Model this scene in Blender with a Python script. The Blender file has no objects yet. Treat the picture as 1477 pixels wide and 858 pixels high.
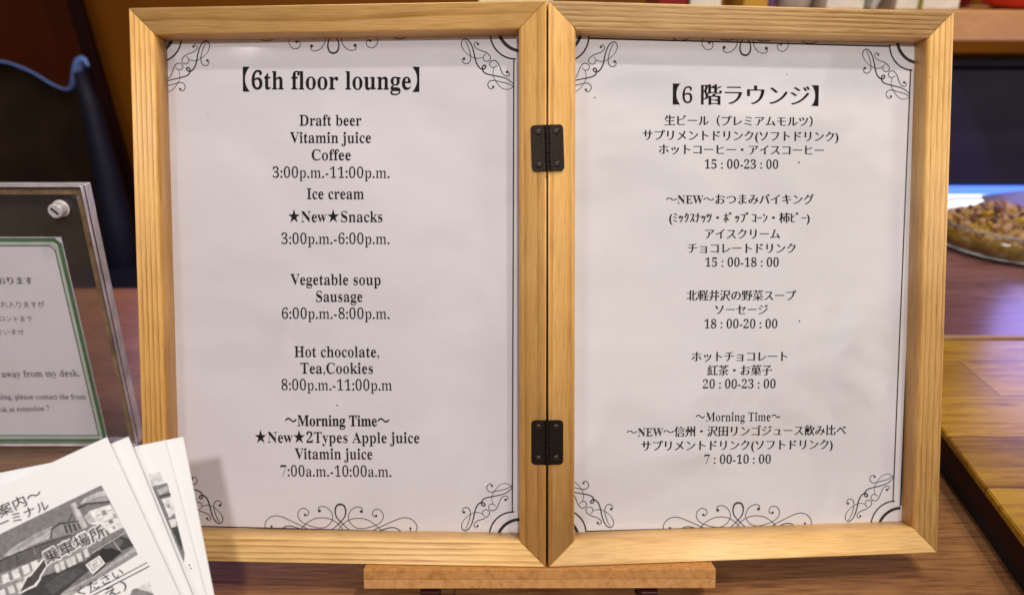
import bpy, bmesh, math, random
from mathutils import Matrix, Vector
from mathutils.geometry import delaunay_2d_cdt

# ------------------------------------------------------------------ scene, camera, lights
scene = bpy.context.scene
COL = scene.collection
MM = 0.001
TABLE_DROP = 0.3435            # camera height above the table
PITCH = math.radians(22.0)

cam_data = bpy.data.cameras.new('camera')
cam = bpy.data.objects.new('camera', cam_data)
COL.objects.link(cam)
cam.location = (0.0, 0.0, TABLE_DROP)
cam.rotation_euler = (math.pi / 2 - PITCH, 0.0, 0.0)
cam_data.sensor_width = 36.0
cam_data.lens = 36.0 * 1100.0 / 1477.0
cam_data.clip_start = 0.01
cam_data.clip_end = 50.0
cam_data.dof.use_dof = True
cam_data.dof.focus_distance = 0.428
cam_data.dof.aperture_fstop = 7.0
scene.camera = cam

scene.view_settings.view_transform = 'Standard'
scene.view_settings.look = 'None'
scene.view_settings.exposure = 0.0
scene.view_settings.gamma = 1.0

world = bpy.data.worlds.new('World')
scene.world = world
world.use_nodes = True
wnt = world.node_tree
# the dim room around the desk: soft lighter and darker areas of walls and ceiling
wtc = wnt.nodes.new('ShaderNodeTexCoord')
wnz = wnt.nodes.new('ShaderNodeTexNoise')
wnz.inputs['Scale'].default_value = 3.4
wnz.inputs['Detail'].default_value = 2.0
wnz.inputs['Distortion'].default_value = 0.8
wrp = wnt.nodes.new('ShaderNodeValToRGB')
wrp.color_ramp.elements[0].position, wrp.color_ramp.elements[0].color = 0.50, (0.030, 0.024, 0.020, 1)
wrp.color_ramp.elements[1].position, wrp.color_ramp.elements[1].color = 0.62, (1.7, 1.62, 1.60, 1)
wnt.links.new(wtc.outputs['Generated'], wnz.inputs['Vector'])
wnt.links.new(wnz.outputs['Fac'], wrp.inputs['Fac'])
wnt.links.new(wrp.outputs['Color'], wnt.nodes['Background'].inputs[0])
wnt.nodes['Background'].inputs[1].default_value = 0.42


def lamp(name, loc, target, size, power, color):
    d = bpy.data.lights.new(name, 'AREA')
    d.shape = 'DISK'
    d.size = size
    d.energy = power
    d.color = color
    o = bpy.data.objects.new(name, d)
    COL.objects.link(o)
    o.location = loc
    o.rotation_euler = (Vector(target) - Vector(loc)).to_track_quat('-Z', 'Y').to_euler()
    return o


WARM = (1.0, 0.935, 0.885)
lamp('ceiling_lamp_front', (0.13, -0.66, 0.90), (0, 0.42, 0.18), 0.055, 8.0, (1.0, 0.97, 0.95))
lamp('ceiling_lamp_overhead', (0.50, 0.02, 1.62), (0, 0.42, 0.18), 0.08, 9.5, (1.0, 0.91, 0.84))
lamp('side_fill', (-0.85, -0.55, 1.30), (0, 0.42, 0.18), 0.40, 5.0, WARM)  # soft fill added from the left
lamp('ceiling_lamp_back', (0.75, 0.45, 1.5), (0.55, 0.7, 0.1), 0.25, 7.5, (1.0, 0.82, 0.55))
lamp('display_glow_right', (0.82, 0.96, 0.19), (0.60, 0.80, 0.035), 0.28, 0.9, (0.36, 0.32, 1.0))  # added lamp out of view, boosting the display's violet glow
lamp('violet_fill_left', (-0.40, 0.96, 0.16), (-0.40, 0.76, 0.0), 0.24, 0.50, (0.66, 0.42, 1.0))  # added violet fill hidden behind the frame; no display stands there


# ------------------------------------------------------------------ materials
def mat(name):
    m = bpy.data.materials.new(name)
    m.use_nodes = True
    nt = m.node_tree
    return m, nt, nt.nodes['Principled BSDF']


def node(nt, kind, **kw):
    n = nt.nodes.new(kind)
    for k, v in kw.items():
        setattr(n, k, v)
    return n


def setin(n, **kw):
    for k, v in kw.items():
        n.inputs[k.replace('_', ' ')].default_value = v


def plain(name, rgb, rough=0.5, metal=0.0, emit=None, strength=0.0, coat=0.0, var=0.12, nscale=60.0, spec=0.4):
    m, nt, b = mat(name)
    tc = node(nt, 'ShaderNodeTexCoord')
    nz = node(nt, 'ShaderNodeTexNoise')
    setin(nz, Scale=nscale, Detail=5.0)
    nt.links.new(tc.outputs['Object'], nz.inputs['Vector'])
    cr = node(nt, 'ShaderNodeValToRGB')
    lo = [c * (1 - var) for c in rgb]
    hi = [min(1, c * (1 + var)) for c in rgb]
    cr.color_ramp.elements[0].color = (*lo, 1)
    cr.color_ramp.elements[1].color = (*hi, 1)
    cr.color_ramp.elements[0].position = 0.3
    cr.color_ramp.elements[1].position = 0.7
    nt.links.new(nz.outputs['Fac'], cr.inputs['Fac'])
    nt.links.new(cr.outputs['Color'], b.inputs['Base Color'])
    b.inputs['Roughness'].default_value = rough
    b.inputs['Metallic'].default_value = metal
    b.inputs['Specular IOR Level'].default_value = spec
    b.inputs['Coat Weight'].default_value = coat
    if emit:
        b.inputs['Emission Color'].default_value = (*emit, 1)
        b.inputs['Emission Strength'].default_value = strength
    return m


def wood(name, base, dark, seed, lines=260.0, stretch=0.10, distort=2.5, rough=0.45, figure=0.5,
         bump=0.25, coat=0.0, width=0.35, pore=0.5):
    """Board grain: long axis = object X, growth lines stacked along Y/Z."""
    m, nt, b = mat(name)
    tc = node(nt, 'ShaderNodeTexCoord')
    mp = node(nt, 'ShaderNodeMapping')
    mp.inputs['Location'].default_value = (seed * 0.731, seed * 0.0173, seed * 0.029)
    mp.inputs['Scale'].default_value = (stretch, 1.0, 0.55)
    nt.links.new(tc.outputs['Object'], mp.inputs['Vector'])
    warp = node(nt, 'ShaderNodeTexNoise')
    setin(warp, Scale=38.0, Detail=2.0)
    nt.links.new(mp.outputs['Vector'], warp.inputs['Vector'])
    wm = node(nt, 'ShaderNodeVectorMath', operation='MULTIPLY_ADD')
    wm.inputs[1].default_value = (0.0, 0.0035 * distort, 0.0035 * distort)
    nt.links.new(warp.outputs['Color'], wm.inputs[0])
    nt.links.new(mp.outputs['Vector'], wm.inputs[2])
    wave = node(nt, 'ShaderNodeTexWave', wave_type='BANDS', bands_direction='Y', wave_profile='SAW')
    setin(wave, Scale=lines * 2 * math.pi / 20.0, Distortion=0.6, Detail=2.0)
    wave.inputs['Detail Scale'].default_value = 3.0
    nt.links.new(wm.outputs['Vector'], wave.inputs['Vector'])
    ramp = node(nt, 'ShaderNodeValToRGB')
    e = ramp.color_ramp.elements
    e[0].position, e[0].color = 0.0, (*base, 1)
    e[1].position, e[1].color = 1.0, (*[c * 0.93 for c in base], 1)
    k = e.new(1.0 - width)
    k.color = (*[a * 0.85 + d * 0.15 for a, d in zip(base, dark)], 1)
    k = e.new(1.0 - width * 0.22)
    k.color = (*[a * (1 - figure) + d * figure for a, d in zip(base, dark)], 1)
    nt.links.new(wave.outputs['Fac'], ramp.inputs['Fac'])
    # broad tone
    bt = node(nt, 'ShaderNodeTexNoise')
    setin(bt, Scale=30.0, Detail=5.0, Roughness=0.6)
    tm = node(nt, 'ShaderNodeMapping')
    tm.inputs['Scale'].default_value = (0.28, 1.0, 1.0)
    tm.inputs['Location'].default_value = (seed * 0.53, seed * 0.19, 0.0)
    nt.links.new(tc.outputs['Object'], tm.inputs['Vector'])
    nt.links.new(tm.outputs['Vector'], bt.inputs['Vector'])
    fade = node(nt, 'ShaderNodeTexNoise')
    setin(fade, Scale=55.0, Detail=3.0)
    nt.links.new(tm.outputs['Vector'], fade.inputs['Vector'])
    fr2 = node(nt, 'ShaderNodeMapRange')
    fr2.inputs['From Min'].default_value = 0.34
    fr2.inputs['From Max'].default_value = 0.60
    fr2.inputs['To Min'].default_value = 0.45
    fr2.inputs['To Max'].default_value = 1.0
    nt.links.new(fade.outputs['Fac'], fr2.inputs['Value'])
    lines_mix = node(nt, 'ShaderNodeMixRGB')
    lines_mix.inputs['Color1'].default_value = (*base, 1)
    nt.links.new(fr2.outputs['Result'], lines_mix.inputs['Fac'])
    nt.links.new(ramp.outputs['Color'], lines_mix.inputs['Color2'])
    mix = node(nt, 'ShaderNodeMixRGB', blend_type='MULTIPLY')
    br = node(nt, 'ShaderNodeValToRGB')
    br.color_ramp.elements[0].color = (0.83, 0.77, 0.68, 1)
    br.color_ramp.elements[1].color = (1.08, 1.06, 1.02, 1)
    br.color_ramp.elements[0].position = 0.30
    br.color_ramp.elements[1].position = 0.62
    nt.links.new(bt.outputs['Fac'], br.inputs['Fac'])
    mix.inputs['Fac'].default_value = 0.8
    nt.links.new(lines_mix.outputs['Color'], mix.inputs['Color1'])
    nt.links.new(br.outputs['Color'], mix.inputs['Color2'])
    # fine fibre
    fm = node(nt, 'ShaderNodeMapping')
    fm.inputs['Scale'].default_value = (0.05, 1.0, 1.0)
    nt.links.new(tc.outputs['Object'], fm.inputs['Vector'])
    fn = node(nt, 'ShaderNodeTexNoise')
    setin(fn, Scale=1100.0, Detail=4.0)
    nt.links.new(fm.outputs['Vector'], fn.inputs['Vector'])
    fr_ = node(nt, 'ShaderNodeValToRGB')
    fr_.color_ramp.elements[0].position = 0.32
    fr_.color_ramp.elements[0].color = (0.62, 0.54, 0.44, 1)
    fr_.color_ramp.elements[1].position = 0.55
    fr_.color_ramp.elements[1].color = (1, 1, 1, 1)
    nt.links.new(fn.outputs['Fac'], fr_.inputs['Fac'])
    mix2 = node(nt, 'ShaderNodeMixRGB', blend_type='MULTIPLY')
    mix2.inputs['Fac'].default_value = pore
    nt.links.new(mix.outputs['Color'], mix2.inputs['Color1'])
    nt.links.new(fr_.outputs['Color'], mix2.inputs['Color2'])
    # a few small dark flecks and pin knots
    km = node(nt, 'ShaderNodeMapping')
    km.inputs['Scale'].default_value = (0.45, 1.0, 1.0)
    km.inputs['Location'].default_value = (seed * 0.37, seed * 0.11, 0.0)
    nt.links.new(tc.outputs['Object'], km.inputs['Vector'])
    vo = node(nt, 'ShaderNodeTexVoronoi')
    vo.inputs['Scale'].default_value = 38.0
    nt.links.new(km.outputs['Vector'], vo.inputs['Vector'])
    kr = node(nt, 'ShaderNodeValToRGB')
    kr.color_ramp.elements[0].position, kr.color_ramp.elements[0].color = 0.012, (0.38, 0.25, 0.14, 1)
    kr.color_ramp.elements[1].position, kr.color_ramp.elements[1].color = 0.032, (1, 1, 1, 1)
    nt.links.new(vo.outputs['Distance'], kr.inputs['Fac'])
    mix3 = node(nt, 'ShaderNodeMixRGB', blend_type='MULTIPLY')
    mix3.inputs['Fac'].default_value = 0.8
    nt.links.new(mix2.outputs['Color'], mix3.inputs['Color1'])
    nt.links.new(kr.outputs['Color'], mix3.inputs['Color2'])
    nt.links.new(mix3.outputs['Color'], b.inputs['Base Color'])
    bp = node(nt, 'ShaderNodeBump')
    bp.inputs['Strength'].default_value = bump
    bp.inputs['Distance'].default_value = 0.0004
    nt.links.new(fn.outputs['Fac'], bp.inputs['Height'])
    nt.links.new(bp.outputs['Normal'], b.inputs['Normal'])
    b.inputs['Roughness'].default_value = rough
    b.inputs['Coat Weight'].default_value = coat
    b.inputs['Coat Roughness'].default_value = 0.25
    return m


def plank_wood(name, c1, c2, c3, board, rough, seed=0.0, fine=320.0, spec=0.5):
    """Table boards running along X: board rows along Y, each its own tone."""
    m, nt, b = mat(name)
    tc = node(nt, 'ShaderNodeTexCoord')
    br = node(nt, 'ShaderNodeTexBrick')
    br.offset = 0.37
    setin(br, Scale=1.0, Mortar_Size=0.0006, Bias=0.0)
    br.inputs['Brick Width'].default_value = 0.42
    br.inputs['Row Height'].default_value = board
    br.inputs['Color1'].default_value = (*c1, 1)
    br.inputs['Color2'].default_value = (*c2, 1)
    br.inputs['Mortar'].default_value = (*[c * 0.35 for c in c3], 1)
    mp0 = node(nt, 'ShaderNodeMapping')
    mp0.inputs['Location'].default_value = (seed, seed * 0.37, 0)
    nt.links.new(tc.outputs['Object'], mp0.inputs['Vector'])
    nt.links.new(mp0.outputs['Vector'], br.inputs['Vector'])
    mp = node(nt, 'ShaderNodeMapping')
    mp.inputs['Scale'].default_value = (0.07, 1.0, 1.0)
    mp.inputs['Location'].default_value = (seed, seed, 0)
    nt.links.new(tc.outputs['Object'], mp.inputs['Vector'])
    n1 = node(nt, 'ShaderNodeTexNoise')
    setin(n1, Scale=fine, Detail=6.0, Roughness=0.7)
    nt.links.new(mp.outputs['Vector'], n1.inputs['Vector'])
    r1 = node(nt, 'ShaderNodeValToRGB')
    r1.color_ramp.elements[0].position = 0.36
    r1.color_ramp.elements[0].color = (*c3, 1)
    r1.color_ramp.elements[1].position = 0.56
    r1.color_ramp.elements[1].color = (1, 1, 1, 1)
    nt.links.new(n1.outputs['Fac'], r1.inputs['Fac'])
    mx = node(nt, 'ShaderNodeMixRGB', blend_type='MULTIPLY')
    mx.inputs['Fac'].default_value = 0.75
    nt.links.new(br.outputs['Color'], mx.inputs['Color1'])
    nt.links.new(r1.outputs['Color'], mx.inputs['Color2'])
    n2 = node(nt, 'ShaderNodeTexNoise')
    setin(n2, Scale=26.0, Detail=3.0)
    nt.links.new(mp.outputs['Vector'], n2.inputs['Vector'])
    r2 = node(nt, 'ShaderNodeValToRGB')
    r2.color_ramp.elements[0].position = 0.35
    r2.color_ramp.elements[0].color = (0.66, 0.60, 0.55, 1)
    r2.color_ramp.elements[1].position = 0.65
    r2.color_ramp.elements[1].color = (1.12, 1.1, 1.05, 1)
    nt.links.new(n2.outputs['Fac'], r2.inputs['Fac'])
    mx2 = node(nt, 'ShaderNodeMixRGB', blend_type='MULTIPLY')
    mx2.inputs['Fac'].default_value = 0.8
    nt.links.new(mx.outputs['Color'], mx2.inputs['Color1'])
    nt.links.new(r2.outputs['Color'], mx2.inputs['Color2'])
    nt.links.new(mx2.outputs['Color'], b.inputs['Base Color'])
    bp = node(nt, 'ShaderNodeBump')
    bp.inputs['Strength'].default_value = 0.2
    bp.inputs['Distance'].default_value = 0.0003
    nt.links.new(n1.outputs['Fac'], bp.inputs['Height'])
    nt.links.new(bp.outputs['Normal'], b.inputs['Normal'])
    b.inputs['Roughness'].default_value = rough
    b.inputs['Specular IOR Level'].default_value = spec
    return m


def paper(name, rgb, wrinkle=0.5, coat=0.5, mottle=0.05, dust=True, coat_rough=0.10):
    m, nt, b = mat(name)
    tc = node(nt, 'ShaderNodeTexCoord')
    n1 = node(nt, 'ShaderNodeTexNoise')
    setin(n1, Scale=28.0, Detail=5.0, Roughness=0.6)
    mp = node(nt, 'ShaderNodeMapping')
    mp.inputs['Scale'].default_value = (0.6, 1.5, 1.0)
    nt.links.new(tc.outputs['Object'], mp.inputs['Vector'])
    nt.links.new(mp.outputs['Vector'], n1.inputs['Vector'])
    r = node(nt, 'ShaderNodeValToRGB')
    r.color_ramp.elements[0].position = 0.3
    r.color_ramp.elements[0].color = (*[c * (1 - mottle) for c in rgb], 1)
    r.color_ramp.elements[1].position = 0.7
    r.color_ramp.elements[1].color = (*[c * (1 + mottle * 0.6) for c in rgb], 1)
    nt.links.new(n1.outputs['Fac'], r.inputs['Fac'])
    last = r.outputs['Color']
    if dust:
        v = node(nt, 'ShaderNodeTexVoronoi')
        v.inputs['Scale'].default_value = 55.0
        nt.links.new(tc.outputs['Object'], v.inputs['Vector'])
        lt = node(nt, 'ShaderNodeMath', operation='LESS_THAN')
        lt.inputs[1].default_value = 0.022
        nt.links.new(v.outputs['Distance'], lt.inputs[0])
        sp = node(nt, 'ShaderNodeSeparateColor')
        nt.links.new(v.outputs['Color'], sp.inputs['Color'])
        gt = node(nt, 'ShaderNodeMath', operation='GREATER_THAN')
        gt.inputs[1].default_value = 0.72
        nt.links.new(sp.outputs['Red'], gt.inputs[0])
        mu = node(nt, 'ShaderNodeMath', operation='MULTIPLY')
        nt.links.new(lt.outputs[0], mu.inputs[0])
        nt.links.new(gt.outputs[0], mu.inputs[1])
        tone = node(nt, 'ShaderNodeMixRGB')
        tone.inputs['Color1'].default_value = (0.97, 0.96, 0.95, 1)
        tone.inputs['Color2'].default_value = (0.30, 0.27, 0.24, 1)
        g2 = node(nt, 'ShaderNodeMath', operation='GREATER_THAN')
        g2.inputs[1].default_value = 0.8
        nt.links.new(sp.outputs['Green'], g2.inputs[0])
        nt.links.new(g2.outputs[0], tone.inputs['Fac'])
        mx = node(nt, 'ShaderNodeMixRGB')
        nt.links.new(mu.outputs[0], mx.inputs['Fac'])
        nt.links.new(last, mx.inputs['Color1'])
        nt.links.new(tone.outputs['Color'], mx.inputs['Color2'])
        last = mx.outputs['Color']
    nt.links.new(last, b.inputs['Base Color'])
    n2 = node(nt, 'ShaderNodeTexNoise')
    setin(n2, Scale=7.0, Detail=2.5, Roughness=0.4, Distortion=0.6)
    nt.links.new(tc.outputs['Object'], n2.inputs['Vector'])
    bp = node(nt, 'ShaderNodeBump')
    bp.inputs['Strength'].default_value = wrinkle
    bp.inputs['Distance'].default_value = 0.02
    nt.links.new(n2.outputs['Fac'], bp.inputs['Height'])
    nt.links.new(bp.outputs['Normal'], b.inputs['Normal'])
    nt.links.new(bp.outputs['Normal'], b.inputs['Coat Normal'])
    b.inputs['Roughness'].default_value = 0.65
    b.inputs['Coat Weight'].default_value = coat
    b.inputs['Coat Roughness'].default_value = coat_rough
    b.inputs['Coat IOR'].default_value = 1.65
    return m


def clear(name, tint=(1, 1, 1), rough=0.03, fac=1.0, haze=0.0):
    """Thin clear plastic or glass: transparent with a fresnel gloss."""
    m, nt, b = mat(name)
    out = nt.nodes['Material Output']
    nt.nodes.remove(b)
    tr = node(nt, 'ShaderNodeBsdfTransparent')
    tr.inputs['Color'].default_value = (*tint, 1)
    gl = node(nt, 'ShaderNodeBsdfGlossy')
    gl.inputs['Roughness'].default_value = rough
    fr_ = node(nt, 'ShaderNodeFresnel')
    fr_.inputs['IOR'].default_value = 1.49
    tc = node(nt, 'ShaderNodeTexCoord')
    nz = node(nt, 'ShaderNodeTexNoise')
    setin(nz, Scale=30.0, Detail=2.0)
    nt.links.new(tc.outputs['Object'], nz.inputs['Vector'])
    bp = node(nt, 'ShaderNodeBump')
    bp.inputs['Strength'].default_value = 0.05
    bp.inputs['Distance'].default_value = 0.002
    nt.links.new(nz.outputs['Fac'], bp.inputs['Height'])
    nt.links.new(bp.outputs['Normal'], gl.inputs['Normal'])
    mx = node(nt, 'ShaderNodeMixShader')
    ml = node(nt, 'ShaderNodeMath', operation='MULTIPLY')
    geo = node(nt, 'ShaderNodeNewGeometry')
    front = node(nt, 'ShaderNodeMath', operation='MULTIPLY_ADD')
    front.inputs[1].default_value = -fac
    front.inputs[2].default_value = fac
    nt.links.new(geo.outputs['Backfacing'], front.inputs[0])
    nt.links.new(front.outputs[0], ml.inputs[1])
    nt.links.new(fr_.outputs[0], ml.inputs[0])
    nt.links.new(ml.outputs[0], mx.inputs[0])
    nt.links.new(tr.outputs[0], mx.inputs[1])
    nt.links.new(gl.outputs[0], mx.inputs[2])
    if haze:                               # grey veil for smudges, painted in for pale reflections too
        df = node(nt, 'ShaderNodeBsdfDiffuse')
        df.inputs['Color'].default_value = (0.75, 0.74, 0.72, 1)
        mh = node(nt, 'ShaderNodeMixShader')
        mr = node(nt, 'ShaderNodeMath', operation='MULTIPLY')
        mr.inputs[1].default_value = haze * 2.0
        nt.links.new(nz.outputs['Fac'], mr.inputs[0])
        nt.links.new(mr.outputs[0], mh.inputs[0])
        nt.links.new(mx.outputs[0], mh.inputs[1])
        nt.links.new(df.outputs[0], mh.inputs[2])
        mx = mh
    nt.links.new(mx.outputs[0], out.inputs['Surface'])
    return m


def speckled(name, cols, scale, rough=0.6, bump=0.5, spec=0.4, metal=0.0):
    m, nt, b = mat(name)
    tc = node(nt, 'ShaderNodeTexCoord')
    nz = node(nt, 'ShaderNodeTexNoise')
    setin(nz, Scale=scale, Detail=6.0, Roughness=0.7)
    nt.links.new(tc.outputs['Object'], nz.inputs['Vector'])
    cr = node(nt, 'ShaderNodeValToRGB')
    els = cr.color_ramp.elements
    while len(els) < len(cols):
        els.new(0.5)
    for i, c in enumerate(cols):
        els[i].position = 0.3 + 0.4 * i / (len(cols) - 1)
        els[i].color = (*c, 1)
    nt.links.new(nz.outputs['Fac'], cr.inputs['Fac'])
    nt.links.new(cr.outputs['Color'], b.inputs['Base Color'])
    bp = node(nt, 'ShaderNodeBump')
    bp.inputs['Strength'].default_value = bump
    bp.inputs['Distance'].default_value = 0.0005
    nt.links.new(nz.outputs['Fac'], bp.inputs['Height'])
    nt.links.new(bp.outputs['Normal'], b.inputs['Normal'])
    b.inputs['Roughness'].default_value = rough
    b.inputs['Specular IOR Level'].default_value = spec
    b.inputs['Metallic'].default_value = metal
    return m


def ink(name, v, rough=0.55):
    return plain(name, (v, v * 0.97, v * 0.95), rough, var=0.10, nscale=900.0, spec=0.12)


# ------------------------------------------------------------------ mesh helpers
def link(name, mesh, material=None, parent=None, matrix=None):
    o = bpy.data.objects.new(name, mesh)
    COL.objects.link(o)
    if material is not None:
        for mm in (material if isinstance(material, (list, tuple)) else [material]):
            mesh.materials.append(mm)
    if parent is not None:
        o.parent = parent
    if matrix is not None:
        o.matrix_local = matrix
    return o


def from_bm(name, bm, material, parent=None, matrix=None, smooth=False):
    bmesh.ops.recalc_face_normals(bm, faces=bm.faces)
    me = bpy.data.meshes.new(name)
    bm.to_mesh(me)
    bm.free()
    if smooth:
        for p in me.polygons:
            p.use_smooth = True
    return link(name, me, material, parent, matrix)


def thing(name, label, category, matrix=None, group=None):
    o = bpy.data.objects.new(name, None)
    COL.objects.link(o)
    o.empty_display_size = 0.02
    if matrix is not None:
        o.matrix_world = matrix
    tag(o, label, category, group)
    return o


def tag(o, label, category, group=None):
    o['label'] = label
    o['category'] = category
    if group:
        o['group'] = group
    return o


def structure(o):
    o['kind'] = 'structure'
    return o


def box_bm(x0, x1, y0, y1, z0, z1, bevel=0.0, seg=2, bm=None):
    own = bm is None
    b = bmesh.new()
    vs = [b.verts.new((x, y, z)) for x in (x0, x1) for y in (y0, y1) for z in (z0, z1)]
    for f in ((0, 1, 3, 2), (4, 6, 7, 5), (0, 4, 5, 1), (2, 3, 7, 6), (0, 2, 6, 4), (1, 5, 7, 3)):
        b.faces.new([vs[i] for i in f])
    bmesh.ops.recalc_face_normals(b, faces=b.faces)
    if bevel > 0:
        bmesh.ops.bevel(b, geom=list(b.edges), offset=bevel, segments=seg, affect='EDGES', profile=0.5)
    if own:
        return b
    merge(bm, b)
    return bm


def merge(dst, src):
    me = bpy.data.meshes.new('tmp')
    src.to_mesh(me)
    src.free()
    dst.from_mesh(me)
    bpy.data.meshes.remove(me)


def prism_bm(pts, z0, z1, bevel=0.0):
    b = bmesh.new()
    lo = [b.verts.new((x, y, z0)) for x, y in pts]
    hi = [b.verts.new((x, y, z1)) for x, y in pts]
    n = len(pts)
    b.faces.new(lo)
    b.faces.new(hi)
    for i in range(n):
        b.faces.new((lo[i], lo[(i + 1) % n], hi[(i + 1) % n], hi[i]))
    bmesh.ops.recalc_face_normals(b, faces=b.faces)
    if bevel > 0:
        bmesh.ops.bevel(b, geom=list(b.edges), offset=bevel, segments=2, affect='EDGES')
    return b


def lathe_bm(profile, n=48, close=False):
    b = bmesh.new()
    rings = []
    for r, z in profile:
        if r < 1e-6:
            rings.append([b.verts.new((0, 0, z))])
        else:
            rings.append([b.verts.new((r * math.cos(2 * math.pi * k / n), r * math.sin(2 * math.pi * k / n), z)) for k in range(n)])
    for a, c in zip(rings, rings[1:]):
        for k in range(n):
            k2 = (k + 1) % n
            if len(a) == 1 and len(c) > 1:
                b.faces.new((a[0], c[k], c[k2]))
            elif len(c) == 1 and len(a) > 1:
                b.faces.new((a[k], c[0], a[k2]))
            elif len(a) > 1:
                b.faces.new((a[k], c[k], c[k2], a[k2]))
    return b


def catmull(pts, n=8):
    out = []
    P = [pts[0]] + list(pts) + [pts[-1]]
    for i in range(1, len(P) - 2):
        p0, p1, p2, p3 = [Vector(P[i + j]) for j in (-1, 0, 1, 2)]
        for k in range(n):
            t = k / n
            out.append(0.5 * ((2 * p1) + (p2 - p0) * t + (2 * p0 - 5 * p1 + 4 * p2 - p3) * t * t + (3 * p1 - p0 - 3 * p2 + p3) * t ** 3))
    out.append(Vector(pts[-1]))
    return out


def ribbon(bm, pts, w, z, taper=None):
    """Flat ink stroke of width w (or w(t)) along a polyline."""
    n = len(pts)
    L, R = [], []
    for i, p in enumerate(pts):
        a = pts[max(0, i - 1)]
        c = pts[min(n - 1, i + 1)]
        d = Vector((c[0] - a[0], c[1] - a[1]))
        if d.length < 1e-9:
            d = Vector((1, 0))
        d.normalize()
        ww = (w(i / (n - 1)) if callable(w) else w) / 2
        L.append(bm.verts.new((p[0] - d.y * ww, p[1] + d.x * ww, z)))
        R.append(bm.verts.new((p[0] + d.y * ww, p[1] - d.x * ww, z)))
    for i in range(n - 1):
        bm.faces.new((R[i], R[i + 1], L[i + 1], L[i]))


def disc(bm, x, y, r, z, n=14):
    bm.faces.new([bm.verts.new((x + r * math.cos(2 * math.pi * k / n), y + r * math.sin(2 * math.pi * k / n), z)) for k in range(n)])


def face(bm, pts, z):
    f = bm.faces.new([bm.verts.new((x, y, z)) for x, y in pts])
    if f.calc_area() and f.normal.z < 0:
        f.normal_flip()
    return f


# ------------------------------------------------------------------ lettering
def serif(s):
    r = ''
    for ch in s:
        if 'A' <= ch <= 'Z':
            r += chr(0x1D400 + ord(ch) - 65)
        elif 'a' <= ch <= 'z':
            r += chr(0x1D41A + ord(ch) - 97)
        elif '0' <= ch <= '9':
            r += chr(0x1D7CE + ord(ch) - 48)
        else:
            r += ch
    return r


STYLE = {   # (outline growth in x, in y) in em; serif letters are cut from a heavy face
    'title': (-0.004, 0.010), 'body': (-0.009, 0.010), 'light': (-0.022, 0.004), 'bold': (0.006, 0.012),
    'jtitle': (0.028, -0.012), 'jp': (0.028, -0.011), 'jpl': (-0.006, -0.006), 'jlight': (-0.014, 0.004), 'jbold': (-0.016, 0.004),
    'sbody': (-0.020, 0.004), 'slight': (-0.017, 0.004), 'gothic': (0.002, 0.002), 'halo': (0.075, 0.075)}


def outlines(s):
    """Closed outlines of a line of lettering, 1 em high."""
    c = bpy.data.curves.new('lettering', 'FONT')
    c.body = s
    c.size = 1.0
    o = bpy.data.objects.new('lettering', c)
    COL.objects.link(o)
    dg = bpy.context.evaluated_depsgraph_get()
    cu = o.evaluated_get(dg).to_curve(dg)
    res = []
    for sp in cu.splines:
        pts = []
        if sp.type == 'BEZIER':
            bp = sp.bezier_points
            n = len(bp)
            for i in range(n):
                a, d = bp[i], bp[(i + 1) % n]
                p0, p1, p2, p3 = a.co, a.handle_right, d.handle_left, d.co
                straight = (p1 - p0).cross(p3 - p0).length < 1e-5 and (p2 - p0).cross(p3 - p0).length < 1e-5
                k = 1 if straight else 5
                for j in range(k):
                    t = j / k
                    pts.append(((1 - t) ** 3 * p0 + 3 * (1 - t) ** 2 * t * p1 + 3 * (1 - t) * t * t * p2 + t ** 3 * p3).to_2d())
        else:
            pts = [Vector((p.co[0], p.co[1])) for p in sp.points]
        clean = []
        for p in pts:
            if not clean or (p - clean[-1]).length > 1e-4:
                clean.append(p)
        if len(clean) > 2 and (clean[0] - clean[-1]).length < 1e-4:
            clean.pop()
        if len(clean) > 2:
            res.append(clean)
    o.to_curve_clear()
    bpy.data.objects.remove(o)
    bpy.data.curves.remove(c)
    return res


def inside(p, poly):
    r = False
    j = len(poly) - 1
    for i in range(len(poly)):
        a, b = poly[i], poly[j]
        if (a.y > p.y) != (b.y > p.y) and p.x < (b.x - a.x) * (p.y - a.y) / (b.y - a.y) + a.x:
            r = not r
        j = i
    return r


def winding(p, poly):
    w = 0
    x, y = p
    ax, ay = poly[-1]
    for bx, by in poly:
        if (ay > y) != (by > y):
            if x < (bx - ax) * (y - ay) / (by - ay) + ax:
                w += 1 if by > ay else -1
        ax, ay = bx, by
    return w


def grow(polys, gx, gy):
    out = []
    for k, P in enumerate(polys):
        ex = max(max(p.x for p in P) - min(p.x for p in P), max(p.y for p in P) - min(p.y for p in P))
        if ex < 0.2 and gx < 0:
            gx_, gy_ = 0.012, 0.012
        else:
            gx_, gy_ = gx, gy
        area = sum(P[i - 1].cross(P[i]) for i in range(len(P))) / 2
        holes = sum(1 for q, Q in enumerate(polys) if q != k and inside(P[0], Q))
        sgn = (1 if area > 0 else -1) * (-1 if holes % 2 else 1)
        n = len(P)
        N = []
        for i in range(n):
            d1 = (P[i] - P[i - 1]).normalized()
            d2 = (P[(i + 1) % n] - P[i]).normalized()
            v = Vector((d1.y + d2.y, -d1.x - d2.x))
            if v.length < 1e-6:
                v = Vector((d1.y, -d1.x))
            v.normalize()
            m = max(0.72, v.dot(Vector((d1.y, -d1.x))))
            N.append(v * sgn / m)
        out.append([Vector((P[i].x + N[i].x * gx_, P[i].y + N[i].y * gy_)) for i in range(n)])
    return out


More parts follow.
